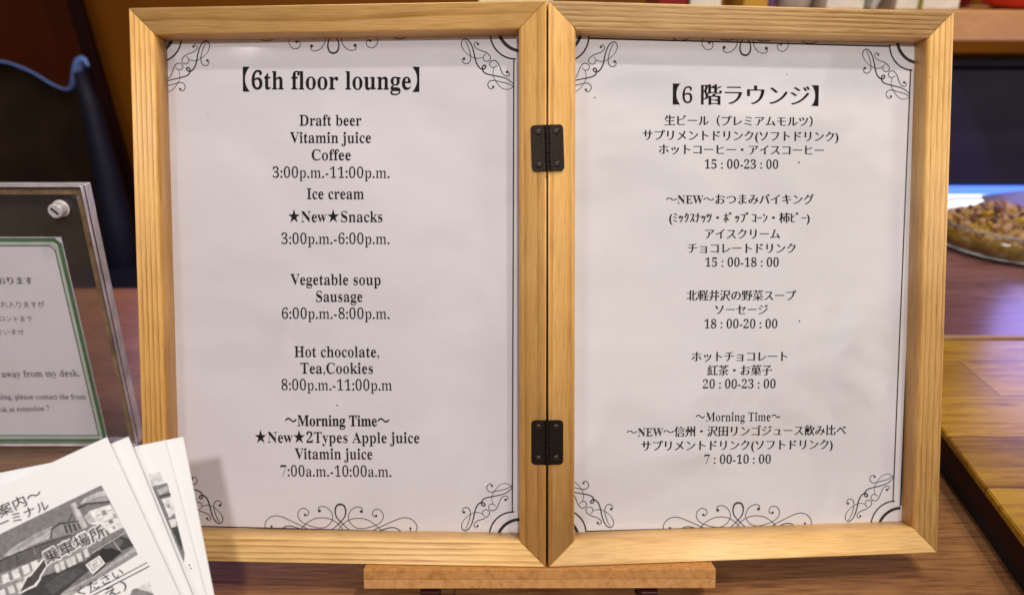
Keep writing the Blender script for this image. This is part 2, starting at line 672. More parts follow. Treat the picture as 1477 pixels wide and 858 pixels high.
def brush_ends(polys):
    """The small triangular stop a brush-style face sets on the right end of a level stroke."""
    out = []
    for P in polys:
        n = len(P)
        for i in range(n):
            a, b, c, d = P[i - 1], P[i], P[(i + 1) % n], P[(i + 2) % n]
            if abs(b.x - c.x) < 0.012 and 0.035 < abs(b.y - c.y) < 0.10:
                if b.x - a.x > 0.14 and c.x - d.x > 0.14 and abs(a.y - b.y) < 0.02 and abs(c.y - d.y) < 0.02:
                    x, t = b.x, max(b.y, c.y)
                    out.append([Vector((x - 0.15, t - 0.012)), Vector((x + 0.012, t - 0.012)), Vector((x - 0.035, t + 0.070))])
    return out


COUNTS = {' ': 0}


def contour_count(ch):
    if ch not in COUNTS:
        COUNTS[ch] = len(outlines(ch))
    return COUNTS[ch]


def fit_line(s, style, x0, y0, x1, y1, em):
    """Outlines of s laid from (x0,y0) to (x1,y1) with the given em height."""
    src = s
    if style in ('title', 'body', 'light', 'bold', 'jlight', 'jbold', 'jp', 'jtitle', 'sbody', 'slight') and style != 'jpl':
        src = serif(s)
    raw = outlines(src)
    g = STYLE[style]
    if style in ('jp', 'jtitle'):         # Latin letters in a Japanese line keep their own weight
        polys, at = [], 0
        for ch in src:
            k = contour_count(ch)
            gg = STYLE['bold' if style == 'jtitle' else 'body'] if ord(ch) >= 0x1D400 else g
            if ord(ch) >= 0x1D400 and style == 'jtitle':
                gg = (-0.020, 0.004)
            polys += grow(raw[at:at + k], *gg)
            at += k
        if at != len(raw):
            polys = grow(raw, g[0], g[1])
        polys += brush_ends(raw)
    else:
        polys = grow(raw, g[0], g[1])
    xs = [p.x for P in polys for p in P]
    a, b = min(xs), max(xs)
    d = Vector((x1 - x0, y1 - y0))
    sx = d.length / (b - a)
    ang = math.atan2(d.y, d.x)
    ca, sa = math.cos(ang), math.sin(ang)
    res = []
    for P in polys:
        res.append([(x0 + (p.x - a) * sx * ca - p.y * em * sa, y0 + (p.x - a) * sx * sa + p.y * em * ca) for p in P])
    return res


def lettering_mesh(name, lines, z):
    """One flat filled mesh from many lines of outlines; each outline is filled with its own holes."""
    verts, faces = [], []
    for polys in lines:
        V = [[Vector(p) for p in P] for P in polys]
        depth = [[j for j, Q in enumerate(V) if j != k and inside(P[0], Q)] for k, P in enumerate(V)]
        for k, P in enumerate(V):
            if len(depth[k]) % 2:
                continue
            loops = [P] + [V[j] for j in range(len(V)) if len(depth[j]) == len(depth[k]) + 1 and k in depth[j]]
            flat = [q for lp in loops for q in lp]
            base = len(verts)
            edges, n0 = [], 0
            for lp in loops:
                edges += [(n0 + i, n0 + (i + 1) % len(lp)) for i in range(len(lp))]
                n0 += len(lp)
            ref = flat[0].copy()
            scaled = [[(q - ref) * 1000.0 for q in lp] for lp in loops]
            cv, _e, cf, *_o = delaunay_2d_cdt([q for lp in scaled for q in lp], edges, [], 0, 1e-6, False)
            verts += [(q.x / 1000.0 + ref.x, q.y / 1000.0 + ref.y, z) for q in cv]
            for tri in cf:
                a, b, c = [cv[t] for t in tri[:3]]
                if sum(winding((a + b + c) / 3.0, lp) for lp in scaled):
                    faces.append([base + t for t in (tri if (b - a).cross(c - a) > 0 else reversed(tri))])
    me = bpy.data.meshes.new(name)
    me.from_pydata(verts, [], faces)
    me.update()
    return me

# ------------------------------------------------------------------ printed matter, in millimetres on its own sheet
TEXT_ENGLISH = [
    ('【6th floor lounge】', 'title', -183.04, 120.06, -76.2, 118.59, 15.51),
    ('Draft beer', 'body', -148.91, 98.07, -111.34, 97.71, 9.29),
    ('Vitamin juice', 'body', -154.86, 87.85, -105.69, 87.42, 9.3),
    ('Coffee', 'body', -141.83, 77.44, -117.98, 77.26, 9.33),
    ('3:00p.m.-11:00p.m.', 'light', -165.85, 67.19, -94.65, 66.52, 9.36),
    ('Ice cream', 'body', -145.17, 54.24, -110.42, 54.06, 9.39),
    ('★New★Snacks', 'body', -156.88, 40.48, -99.25, 40.25, 9.42),
    ('3:00p.m.-6:00p.m.', 'light', -161.28, 27.28, -95.1, 27.03, 9.46),
    ('Vegetable soup', 'body', -156.19, 2.5, -100.8, 2.33, 9.52),
    ('Sausage', 'body', -140.54, -7.85, -112.14, -7.82, 9.53),
    ('6:00p.m.-8:00p.m.', 'light', -161.88, -18.23, -95.61, -18.22, 9.56),
    ('Hot chocolate,', 'body', -154.58, -41.68, -102.4, -41.53, 9.61),
    ('Tea,Cookies', 'body', -150.94, -51.84, -106.15, -51.68, 9.64),
    ('8:00p.m.-11:00p.m', 'light', -163.05, -62.16, -94.66, -61.93, 9.66),
    ('～Morning Time～', 'bold', -161.28, -84.33, -96.36, -84.02, 9.72),
    ('★New★2Types Apple juice', 'body', -180.32, -94.9, -78.13, -94.24, 9.75),
    ('Vitamin juice', 'body', -155.55, -104.92, -107.25, -104.62, 9.77),
    ('7:00a.m.-10:00a.m.', 'light', -164.68, -115.85, -95.6, -115.38, 9.79),
]
TEXT_JAPANESE = [
    ('【6 階ラウンジ】', 'jtitle', 77.48, 111.1, 168.35, 111.51, 13.64),
    ('生ビール（プレミアムモルツ）', 'jp', 72.39, 98.12, 164.9, 98.51, 6.89),
    ('サプリメントドリンク(ソフトドリンク)', 'jp', 59.19, 89.21, 181.52, 89.55, 7.06),
    ('ホットコーヒー・アイスコーヒー', 'jp', 69.02, 80.94, 172.43, 81.21, 6.92),
    ('15 : 00-23 : 00', 'jlight', 97.66, 72.22, 143.62, 72.4, 7.72),
    ('～NEW～おつまみバイキング', 'jp', 73.87, 51.11, 166.81, 51.36, 7.05),
    ('(ﾐｯｸｽﾅｯﾂ・ﾎﾟｯﾌﾟｺｰﾝ・柿ﾋﾟｰ)', 'jp', 75.95, 39.98, 164.31, 40.03, 7.16),
    ('アイスクリーム', 'jp', 98.33, 30.23, 145.69, 30.21, 7.09),
    ('チョコレートドリンク', 'jp', 87.64, 21.53, 155.8, 21.4, 7.1),
    ('15 : 00-18 : 00', 'jlight', 98.77, 12.99, 145.05, 12.83, 7.84),
    ('北軽井沢の野菜スープ', 'jp', 87.19, -7.17, 156.52, -7.67, 7.16),
    ('ソーセージ', 'jp', 105.16, -15.94, 138.88, -16.23, 7.17),
    ('18 : 00-20 : 00', 'jlight', 98.7, -24.65, 144.88, -25.05, 7.91),
    ('ホットチョコレート', 'jp', 90.8, -44.67, 151.71, -45.32, 7.22),
    ('紅茶・お菓子', 'jp', 100.73, -53.4, 142.0, -53.83, 7.24),
    ('20 : 00-23 : 00', 'jlight', 98.17, -61.78, 144.43, -62.41, 7.99),
    ('～Morning Time～', 'jbold', 93.92, -82.14, 147.98, -83.06, 8.03),
    ('～NEW～信州・沢田リンゴジュース飲み比べ', 'jp', 50.61, -90.53, 190.98, -92.42, 7.3),
    ('サプリメントドリンク(ソフトドリンク)', 'jp', 59.67, -99.36, 182.3, -101.3, 7.33),
    ('7 : 00-10 : 00', 'jlight', 99.65, -108.77, 142.22, -109.7, 8.08),
]
DOTS_ENGLISH = [
    (-128.62, -71.41, 0.45),
    (-204.9, 105.45, 0.3),
]
DOTS_JAPANESE = [
    (156.7, 76.36, 0.5),
    (159.01, -20.89, 0.5),
    (30.16, 113.49, 0.4),
    (148.08, 128.98, 0.3),
]
FLOURISH = {
    'curl': [(-29.57, 13.34), (-30.59, 14.01), (-29.79, 15.78), (-27.92, 16.32), (-26.14, 15.03), (-25.61, 12.0), (-26.54, 8.0), (-27.92, 4.45), (-29.12, 2.76)],
    'main': [(-18.45, 12.67), (-21.79, 13.34), (-25.79, 12.0), (-29.35, 8.89), (-31.12, 5.34), (-30.59, 2.76), (-28.68, 1.87), (-26.32, 3.47), (-24.68, 6.67), (-23.65, 10.23), (-22.9, 13.78), (-21.79, 16.9), (-20.01, 19.03), (-18.01, 19.56), (-16.67, 18.32), (-17.43, 17.34), (-18.67, 18.32), (-18.45, 20.45), (-16.9, 22.01), (-13.34, 23.12), (-8.89, 24.01), (-4.89, 25.12), (-1.78, 27.12), (-0.22, 29.12), (-1.56, 30.9), (-4.45, 31.57), (-7.56, 30.46), (-10.23, 27.57), (-12.0, 24.45), (-12.45, 21.79), (-11.78, 18.9)],
    'top': [(-0.13, 30.15), (-3.56, 28.23), (-8.0, 27.12), (-12.45, 26.14), (-14.67, 26.9), (-15.56, 28.9), (-14.45, 30.81), (-12.89, 31.12), (-12.36, 30.01)],
    'right': [(-4.09, 21.43), (-2.58, 22.23), (-2.89, 23.48), (-4.45, 23.79), (-6.45, 22.68), (-7.78, 20.01), (-9.03, 16.9), (-11.12, 14.67), (-13.34, 15.03), (-14.45, 16.67), (-13.47, 18.45), (-11.56, 18.59), (-10.0, 17.43)],
    'low': [(-16.67, 10.76), (-18.14, 12.36), (-17.79, 14.32), (-16.01, 15.12), (-14.14, 14.23), (-14.01, 12.36), (-15.56, 10.58), (-17.79, 9.34), (-20.9, 8.23), (-22.9, 6.76), (-23.48, 5.11), (-22.23, 3.69), (-21.25, 4.98)],
}
SWAG = {
    'outer': [(-43.44, 1.55), (-43.68, 0.0), (-45.34, -0.69), (-47.06, 0.34), (-47.57, 2.41), (-46.71, 4.82), (-44.3, 7.23), (-40.51, 8.27), (-36.72, 7.58), (-32.59, 5.86), (-27.08, 3.27), (-23.29, 1.55), (-19.5, -0.34), (-15.71, -1.55), (-12.26, -1.79), (-8.47, -1.21), (-4.69, 0.69), (-0.9, 4.13), (2.38, 7.92), (3.31, 11.71), (2.38, 14.99), (0.0, 16.19)],
    'coil': [(-22.25, 9.13), (-21.15, 8.61), (-19.91, 10.06), (-20.53, 12.13), (-22.94, 13.33), (-25.35, 12.23), (-26.73, 9.65), (-26.04, 6.55), (-23.63, 4.13), (-20.19, 2.58), (-16.05, 1.38), (-12.26, 0.96), (-8.82, 1.89), (-6.06, 4.48), (-4.86, 7.58), (-5.72, 11.02), (-8.13, 13.61), (-11.23, 14.64), (-13.64, 13.61), (-13.13, 11.71)],
    'arch': [(-27.77, -1.89), (-24.32, 1.03), (-20.88, 4.13), (-16.74, 6.55), (-12.26, 7.41), (-7.79, 7.06), (-4.34, 5.68), (-0.55, 2.76), (2.55, -1.38)],
    'tail': [(-39.82, -1.89), (-36.72, 0.34), (-33.97, 1.72), (-31.21, 1.89), (-28.46, 1.21), (-25.01, 0.0), (-21.22, -1.89)],
}
FLYER_SHAPES = [
    (0.22, [(-2.47, -21.72), (14.11, -52.99), (-24.41, -76.74), (-52.64, -78.91), (-52.64, -45.9)]),
    (0.5, [(-46.85, -53.72), (-42.51, -49.95), (-38.16, -47.2), (-31.65, -43.44), (-24.41, -40.18), (-25.28, -45.61), (-33.82, -48.87), (-42.51, -53.72)]),
    (0.36, [(-42.51, -51.04), (-35.27, -45.61), (-26.58, -41.27), (-24.41, -40.98), (-30.92, -45.61), (-39.61, -50.68)]),
    (0.55, [(-12.1, -30.04), (-9.93, -27.51), (-5.58, -25.48), (-1.1, -23.89), (-0.23, -26.21), (-4.86, -27.51), (-9.2, -29.32)]),
    (0.38, [(-13.55, -31.13), (-0.52, -26.42), (1.29, -29.1), (-8.84, -29.83)]),
    (0.58, [(-16.73, -30.41), (-14.13, -29.1), (-8.62, -40.69), (-12.1, -41.7)]),
    (0.4, [(-16.73, -30.41), (-15.86, -29.97), (-11.01, -41.41), (-12.1, -41.7)]),
    (0.8, [(-10.36, -36.34), (-7.76, -33.3), (1.66, -30.41), (7.59, -40.69), (1.66, -43.73), (-1.96, -40.11), (-7.76, -39.24)]),
    (0.55, [(-10.36, -36.34), (-7.76, -33.3), (-4.86, -38.37), (-7.76, -39.24)]),
    (0.22, [(-2.69, -33.66), (-0.88, -32.87), (0.06, -34.75), (-1.6, -35.47)]),
    (0.22, [(0.57, -37.65), (2.38, -36.92), (3.25, -38.51), (1.66, -39.24)]),
    (0.35, [(2.74, -34.89), (3.68, -34.46), (4.55, -36.05), (3.54, -36.49)]),
    (0.3, [(2.38, -40.54), (3.54, -40.11), (4.12, -41.27), (2.96, -41.7)]),
    (0.45, [(-1.96, -38.37), (4.91, -35.84), (5.13, -36.27), (-1.75, -38.8)]),
    (0.45, [(-4.86, -35.47), (2.38, -32.43), (2.6, -32.79), (-4.64, -35.91)]),
    (0.05, [(-13.69, -32.0), (-9.2, -29.75), (1.51, -28.81), (1.66, -29.46), (-8.84, -30.48), (-12.82, -32.58)]),
    (0.06, [(-17.31, -37.65), (-15.86, -34.39), (-15.5, -34.75), (-16.73, -37.93)]),
    (0.3, [(-25.57, -46.04), (-24.7, -41.27), (-21.37, -39.09), (-13.11, -37.93), (-10.94, -41.27), (-16.44, -43.73)]),
    (0.05, [(-25.71, -46.04), (-24.99, -41.12), (-21.51, -38.8), (-12.82, -37.65), (-12.68, -38.22), (-21.22, -39.53), (-24.41, -41.55), (-25.06, -46.04)]),
    (0.06, [(-19.48, -39.82), (-18.47, -39.6), (-17.31, -43.29), (-18.33, -43.58)]),
    (0.06, [(-17.6, -39.46), (-16.44, -39.24), (-15.29, -42.86), (-16.3, -43.15)]),
    (0.06, [(-15.58, -39.09), (-14.42, -38.88), (-13.26, -42.13), (-14.27, -42.42)]),
    (0.06, [(-13.69, -38.73), (-12.97, -38.59), (-11.52, -41.41), (-12.24, -41.7)]),
    (0.13, [(-52.64, -58.06), (-48.3, -56.11), (-40.34, -52.27), (-28.75, -48.29), (-16.44, -44.31), (-7.76, -43.15), (-17.89, -50.68), (-28.03, -54.01), (-37.44, -57.48), (-48.3, -61.68), (-52.64, -63.71)]),
    (0.04, [(-52.64, -57.77), (-48.3, -55.75), (-40.34, -51.98), (-28.75, -47.93), (-16.44, -44.02), (-16.44, -44.45), (-28.75, -48.51), (-40.34, -52.63), (-48.3, -56.47), (-52.64, -58.5)]),
    (0.22, [(-33.46, -49.95), (-32.73, -49.66), (-31.79, -52.85), (-32.52, -53.28)]),
    (0.09, [(-41.42, -53.57), (-40.34, -53.14), (-39.47, -57.19), (-40.63, -57.63)]),
    (0.3, [(-52.64, -63.71), (-48.3, -61.68), (-28.03, -54.01), (-17.89, -50.68), (-9.2, -45.61), (-7.76, -49.95), (-19.34, -59.37), (-29.48, -62.99), (-38.89, -71.53), (-52.64, -76.74)]),
    (0.06, [(-38.89, -71.53), (-29.48, -63.13), (-19.34, -59.37), (-9.2, -55.75), (-3.41, -49.95), (5.28, -44.31), (9.62, -45.61), (12.23, -48.94), (-3.41, -55.75), (-7.76, -60.09), (-19.34, -69.5), (-24.41, -74.57), (-41.06, -78.91)]),
    (0.1, [(-28.03, -67.33), (-20.79, -61.54), (-13.55, -59.37), (-9.93, -60.09), (-17.89, -66.61), (-24.41, -70.95)]),
    (0.14, [(-1.96, -50.68), (4.91, -44.89), (7.81, -47.06), (3.83, -52.13)]),
    (0.03, [(-3.7, -53.14), (-1.96, -50.68), (2.38, -49.95), (6.87, -51.98), (2.38, -55.75), (-1.24, -57.34)]),
    (0.45, [(-24.41, -74.57), (-19.34, -69.65), (-6.31, -62.84), (2.38, -56.61), (12.66, -49.66), (14.11, -52.99), (-13.55, -69.5), (-24.41, -76.74)]),
    (0.3, [(-17.89, -70.23), (-4.86, -62.99), (13.24, -51.4), (14.11, -52.99), (-13.55, -69.5)]),
    (0.04, [(-6.31, -62.12), (-0.88, -57.19), (-0.37, -57.77), (-5.87, -62.77)]),
    (0.85, [(-9.64, -57.63), (-3.27, -53.43), (-0.66, -56.9), (-6.31, -62.04)]),
    (0.3, [(-8.62, -57.77), (-3.48, -54.37), (-1.67, -56.83), (-6.09, -60.67)]),
    (0.8, [(-8.26, -57.84), (-3.63, -54.8), (-2.11, -56.83), (-6.02, -60.23)]),
    (0.35, [(-6.67, -57.77), (-4.14, -56.11), (-3.85, -56.61), (-6.31, -58.35)]),
    (0.4, [(-6.16, -58.93), (-3.7, -57.19), (-3.48, -57.48), (-5.87, -59.37)]),
    (0.8, [(-6.45, -52.13), (8.32, -42.86), (8.39, -43.08), (-6.31, -52.41)]),
    (0.7, [(2.96, -47.06), (3.25, -46.98), (6.51, -51.4), (6.22, -51.62)]),
    (0.82, [(-47.72, -62.62), (-44.68, -61.35), (-43.55, -65.11), (-46.59, -66.39)]),
    (0.82, [(-43.09, -60.52), (-40.05, -59.25), (-38.92, -63.01), (-41.96, -64.29)]),
    (0.82, [(-38.45, -58.5), (-35.41, -57.22), (-34.28, -60.98), (-37.32, -62.26)]),
    (0.82, [(-34.4, -56.61), (-31.36, -55.34), (-30.23, -59.1), (-33.27, -60.38)]),
    (0.75, [(-48.88, -69.5), (-46.27, -68.41), (-45.27, -71.74), (-47.88, -72.83)]),
    (0.75, [(-44.82, -67.76), (-42.22, -66.67), (-41.22, -70.0), (-43.83, -71.09)]),
    (0.75, [(-41.06, -66.03), (-38.45, -64.93), (-37.45, -68.26), (-40.06, -69.36)]),
    (0.72, [(-23.68, -57.77), (-21.8, -56.98), (-20.72, -60.6), (-22.6, -61.39)]),
    (0.72, [(-21.37, -56.61), (-19.48, -55.82), (-18.4, -59.44), (-20.28, -60.23)]),
    (0.72, [(-18.47, -55.31), (-16.59, -54.52), (-15.5, -58.14), (-17.39, -58.93)]),
    (0.72, [(-16.44, -54.3), (-14.56, -53.51), (-13.48, -57.13), (-15.36, -57.92)]),
    (0.72, [(-13.69, -52.85), (-11.81, -52.06), (-10.72, -55.68), (-12.61, -56.47)]),
    (0.72, [(-10.65, -50.97), (-8.77, -50.18), (-7.68, -53.8), (-9.57, -54.59)]),
    (0.7, [(-49.75, -66.61), (-36.72, -62.99), (-36.72, -63.27), (-49.75, -67.04)]),
]
FLYER_ARROW_HALO = [
    (-40.19, -70.95),
    (-36.86, -62.84),
    (-34.54, -61.68),
    (-28.61, -54.44),
    (-25.86, -56.83),
    (-29.33, -62.62),
    (-29.77, -64.43),
    (-31.79, -67.33),
]
FLYER_ARROW = [
    (-39.18, -70.08),
    (-35.85, -63.56),
    (-33.96, -62.48),
    (-28.32, -55.31),
    (-26.58, -57.05),
    (-30.34, -62.84),
    (-30.49, -63.85),
    (-32.81, -66.61),
]
FLYER_LOWER = [
    (0.72, [(11.07, -69.65), (19.39, -64.87), (21.2, -72.4), (10.71, -73.12)]),
    (0.25, [(11.5, -68.92), (13.38, -68.2), (21.2, -70.66), (21.57, -74.57), (9.62, -73.85)]),
]
FLYER_RULES = [
    [(-7.76, -70.23), (18.16, -56.47), (18.38, -56.83), (-7.54, -70.66)],
    [(-7.76, -71.96), (19.25, -58.06), (19.47, -58.5), (-7.54, -72.47)],
]
FLYER_TEXT = [
    ('乗車場所', -27.16, -57.05, 0.06, -44.02, 6.37, 1),
    ('案内～', -48.16, -36.2, -28.9, -26.79, 5.94, 0),
    ('ーミナル', -48.01, -41.27, -25.71, -32.0, 5.21, 0),
    ('ください', -12.24, -71.82, 8.03, -62.12, 4.78, 0),
    ('え）', -0.15, -73.12, 9.62, -68.2, 5.21, 0),
]
STRIP_SHAPES = [
    (0.7, [(-7.59, -16.02), (-2.1, -14.61), (-0.33, -19.74), (-5.82, -21.33)]),
    (0.22, [(-5.82, -21.33), (1.08, -19.56), (9.22, -52.22), (8.78, -56.2)]),
    (0.5, [(-3.61, -23.02), (1.7, -20.8), (1.97, -23.02), (-2.28, -25.23)]),
    (0.05, [(-2.72, -25.67), (2.59, -24.34), (2.85, -25.05), (-2.28, -26.64)]),
    (0.75, [(-1.4, -27.17), (3.21, -25.94), (4.8, -33.19), (2.14, -35.85)]),
    (0.3, [(0.82, -29.65), (2.14, -29.3), (2.67, -30.98), (1.44, -31.42)]),
    (0.7, [(1.7, -36.73), (5.24, -35.85), (5.51, -39.56), (3.21, -40.27)]),
    (0.06, [(3.03, -40.27), (5.68, -39.56), (7.9, -47.35), (7.9, -50.89), (6.57, -48.23)]),
    (0.05, [(10.99, -57.26), (11.61, -57.08), (11.79, -57.7), (11.17, -57.88)]),
    (0.05, [(11.61, -58.68), (12.23, -58.5), (12.41, -59.12), (11.79, -59.3)]),
]
SIGN_TEXT = [
    ('おります', -369.0, 147.4, -343.6, 147.4, 6.6, 'jp'),
    ('恐れ入りますが', -376.6, 129.3, -339.3, 129.3, 5.6, 'jpl'),
    ('ロントまで', -374.8, 118.3, -351.0, 118.3, 5.0, 'jpl'),
    ('さいませ', -379.6, 107.7, -359.6, 107.7, 5.0, 'jpl'),
    ('away from my desk.', -384.9, 71.9, -326.0, 72.8, 8.2, 'sbody'),
    ('thing, please contact the front', -394.4, 53.1, -325.4, 53.1, 6.4, 'slight'),
    ('desk at extension 7', -398.3, 41.8, -355.3, 43.1, 6.4, 'slight'),
]


# ------------------------------------------------------------------ setting: table, wall, floor
def rot_to(o, loc=(0, 0, 0), rz=0.0):
    o.location = loc
    o.rotation_euler = (0, 0, rz)
    return o


M_TABLE = plank_wood('dark_table_wood', (0.37, 0.185, 0.075), (0.29, 0.140, 0.055), (0.34, 0.22, 0.16), 0.19, 0.42, 0.3, 420.0)
M_PLAT = plank_wood('counter_boards', (0.62, 0.38, 0.022), (0.40, 0.225, 0.014), (0.36, 0.22, 0.09), 0.062, 0.24, 1.7, 300.0)
M_MAROON = plain('maroon_paint', (0.022, 0.003, 0.0025), 0.55, nscale=25, spec=0.15)
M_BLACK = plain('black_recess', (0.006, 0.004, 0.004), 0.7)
M_BROWNWALL = plain('brown_wall', (0.34, 0.105, 0.008), 0.55, nscale=3.0, var=0.10, spec=0.1)
M_DARKBOARD = plain('dark_red_board', (0.085, 0.014, 0.002), 0.5, nscale=6.0, spec=0.1)
M_FLOOR = plain('floor_dark', (0.04, 0.02, 0.014), 0.6, nscale=5.0)

fl = from_bm('floor', box_bm(-4, 4, -1.5, 4, -0.78, -0.74), M_FLOOR)
structure(fl)
wl = from_bm('back_wall', box_bm(-4, 4, 2.3, 2.4, -0.739, 2.2), M_BROWNWALL)
structure(wl)

tb = thing('table', 'dark brown grained table carrying the menu frame and the acrylic notice', 'table')
tb.location = (0, 0, 0)
from_bm('table_top', box_bm(-1.3, 0.9, -0.25, 0.882, -0.032, 0.0, 0.002), M_TABLE, tb)
for x, y in ((-1.24, -0.2), (-1.24, 0.82), (0.84, -0.2), (0.84, 0.82)):
    from_bm('leg', box_bm(x - 0.03, x + 0.03, y - 0.03, y + 0.03, -0.739, -0.0325, 0.003), M_MAROON, tb)

# raised counter at the right: boards on a dark red carcass with a toe recess painted black as shade
def edge_x(y):
    return 0.3109 + (y - 0.3748) * 0.1216
ct = thing('counter', 'raised golden brown board counter with dark red front at the right', 'counter')
ct.location = (0.3, 0.3, 0)
Lc = Matrix.Translation((-0.3, -0.3, 0))
top = prism_bm([(edge_x(-0.2), -0.2), (1.6, -0.2), (1.6, 0.655), (edge_x(0.655), 0.655)], 0.029, 0.035, 0.0008)
from_bm('board_top', top, M_PLAT, ct, Lc)
from_bm('side_panel', prism_bm([(edge_x(-0.2) + 0.0012, -0.2), (1.58, -0.2), (1.58, 0.650), (edge_x(0.650) + 0.0012, 0.650)], 0.0145, 0.0288), M_MAROON, ct, Lc)
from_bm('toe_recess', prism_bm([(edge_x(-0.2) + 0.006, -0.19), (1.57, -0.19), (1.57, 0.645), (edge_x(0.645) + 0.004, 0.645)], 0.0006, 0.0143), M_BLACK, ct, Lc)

# far part of the boards, split off as a glossy serving table, a hand's breadth back and a few millimetres higher
M_GLOSS = plank_wood('violet_lit_boards', (0.30, 0.150, 0.150), (0.21, 0.100, 0.110), (0.40, 0.28, 0.22), 0.085, 0.24, 3.1, 260.0, spec=0.8)  # violet light on the boards put into their base colours
sv = thing('serving_table', 'glossy serving table, tinted as if lit violet, carrying the snack bowl behind the golden boards', 'serving table')
sv.location = (0.36, 0.66, 0)
Ls = Matrix.Translation((-0.36, -0.66, 0))
from_bm('board_top', box_bm(0.345, 1.6, 0.664, 1.07, 0.012, 0.0352), M_GLOSS, sv, Ls)
from_bm('front_edge', box_bm(0.345, 1.6, 0.6585, 0.6638, 0.012, 0.0368, 0.0008), plain('tan_edge_strip', (0.42, 0.24, 0.11), 0.35, nscale=80), sv, Ls)
for x, y in ((0.42, 0.95), (1.55, 0.95), (0.42, 0.72), (1.55, 0.72)):
    from_bm('leg', box_bm(x - 0.02, x + 0.02, y - 0.02, y + 0.02, 0.0006, 0.0118) if y < 0.88 else box_bm(x - 0.02, x + 0.02, y - 0.02, y + 0.02, -0.739, 0.0118), M_BLACK, sv, Ls)

# ------------------------------------------------------------------ hinged double menu frame
W, H, RW, GAP = 244.2, 330.0, 15.9, 0.65
CAMM = Matrix.Translation((0, 0, TABLE_DROP)) @ Matrix.Rotation(math.pi / 2 - PITCH, 4, 'X')
FRAME = CAMM @ Matrix.Translation((20.58 * MM, 4.376 * MM, -443.8 * MM)) @ Matrix.Rotation(0.002, 4, 'Z') @ Matrix.Rotation(0.058, 4, 'X') @ Matrix.Translation((0, -H / 2 * MM, 0))
LEAF_L = Matrix.Rotation(-0.047, 4, 'Y')
LEAF_R = Matrix.Rotation(0.086, 4, 'Y')
RECESS = 13.5

menu = thing('folding_menu_frame', 'hinged pair of pine picture frames holding the English and Japanese lounge menus', 'menu frame', FRAME)


def rail_bm(length, depth=19.0, w=RW, r_out=1.0, r_in=2.4):
    """Mitred rail: X along, Y from outer edge (0) inward, Z toward the viewer."""
    prof = [(0.0, -depth), (0.0, -r_out - 0.3), (0.0, -r_out)]
    for k in range(1, 6):
        a = math.pi / 2 * k / 5
        prof.append((r_out * (1 - math.cos(a)), -r_out * (1 - math.sin(a))))
    prof += [(r_out + 0.3, 0.0), (w * 0.5, 0.0), (w - r_in - 0.3, 0.0)]
    for k in range(0, 7):
        a = math.pi / 2 * k / 6
        prof.append((w - r_in * (1 - math.sin(a)), -r_in * (1 - math.cos(a))))
    prof += [(w, -r_in - 0.3), (w, -depth)]
    b = bmesh.new()
    ca, cb = [], []
    eps = 0.17
    for y, z in prof:
        e = eps + max(0, (0.5 - y) * 0.2) * 0
        ca.append(b.verts.new(((y + e) * MM, y * MM, z * MM)))
        cb.append(b.verts.new(((length - y - e) * MM, y * MM, z * MM)))
    n = len(prof)
    b.faces.new(ca)
    b.faces.new(cb)
    for i in range(n):
        f = b.faces.new((ca[i], ca[(i + 1) % n], cb[(i + 1) % n], cb[i]))
        f.smooth = True
    return b


def pine(seed, **kw):
    base = kw.pop('base', (0.80, 0.495, 0.185))
    dark = kw.pop('dark', (0.40, 0.175, 0.025))
    return wood('pine_%d' % seed, base, dark, seed, **kw)


PINES = {
    ('L', 'top'): pine(1, lines=95, distort=3.4, stretch=0.14, figure=0.80, width=0.40),
    ('L', 'bottom'): pine(2, lines=270, distort=1.5, stretch=0.10, figure=1.0, width=0.6, base=(0.868, 0.583, 0.253)),
    ('L', 'outer'): pine(3, lines=330, distort=1.0, stretch=0.03, figure=1.0, width=0.55, base=(0.767, 0.460, 0.149)),
    ('L', 'inner'): pine(4, lines=140, distort=1.8, stretch=0.03, figure=0.65, width=0.4, base=(0.748, 0.440, 0.149)),
    ('R', 'top'): pine(5, lines=360, distort=1.1, stretch=0.06, figure=0.9, width=0.6, base=(0.929, 0.655, 0.330), bump=0.6, pore=0.6),
    ('R', 'bottom'): pine(6, lines=70, distort=4.5, stretch=0.16, figure=0.45, width=0.3, base=(0.868, 0.573, 0.253)),
    ('R', 'outer'): pine(7, lines=300, distort=1.5, stretch=0.03, figure=0.75, width=0.5, base=(0.808, 0.501, 0.182), pore=0.6),
    ('R', 'inner'): pine(8, lines=90, distort=2.2, stretch=0.03, figure=0.6, width=0.3, base=(0.767, 0.465, 0.165)),
}
for side, leaf in (('L', LEAF_L), ('R', LEAF_R)):
    x0, x1 = ((-W - GAP, -GAP) if side == 'L' else (GAP, W + GAP))
    place = {
        'top': Matrix.Translation((x1 * MM, H * MM, 0)) @ Matrix.Rotation(math.pi, 4, 'Z'),
        'bottom': Matrix.Translation((x0 * MM, 0, 0)),
        'left': Matrix.Translation((x0 * MM, H * MM, 0)) @ Matrix.Rotation(-math.pi / 2, 4, 'Z'),
        'right': Matrix.Translation((x1 * MM, 0, 0)) @ Matrix.Rotation(math.pi / 2, 4, 'Z'),
    }
    for where, M in place.items():
        if where in ('top', 'bottom'):
            from_bm('rail', rail_bm(W, r_in=1.2), PINES[side, where], menu, leaf @ M)
        else:
            which = 'outer' if (where == 'left') == (side == 'L') else 'inner'
            from_bm('stile', rail_bm(H), PINES[side, which], menu, leaf @ M)
    o = from_bm('backing_board', box_bm((x0 + 3) * MM, (x1 - 3) * MM, 3 * MM, (H - 3) * MM, -22 * MM, -19.2 * MM), M_BLACK, menu, leaf)

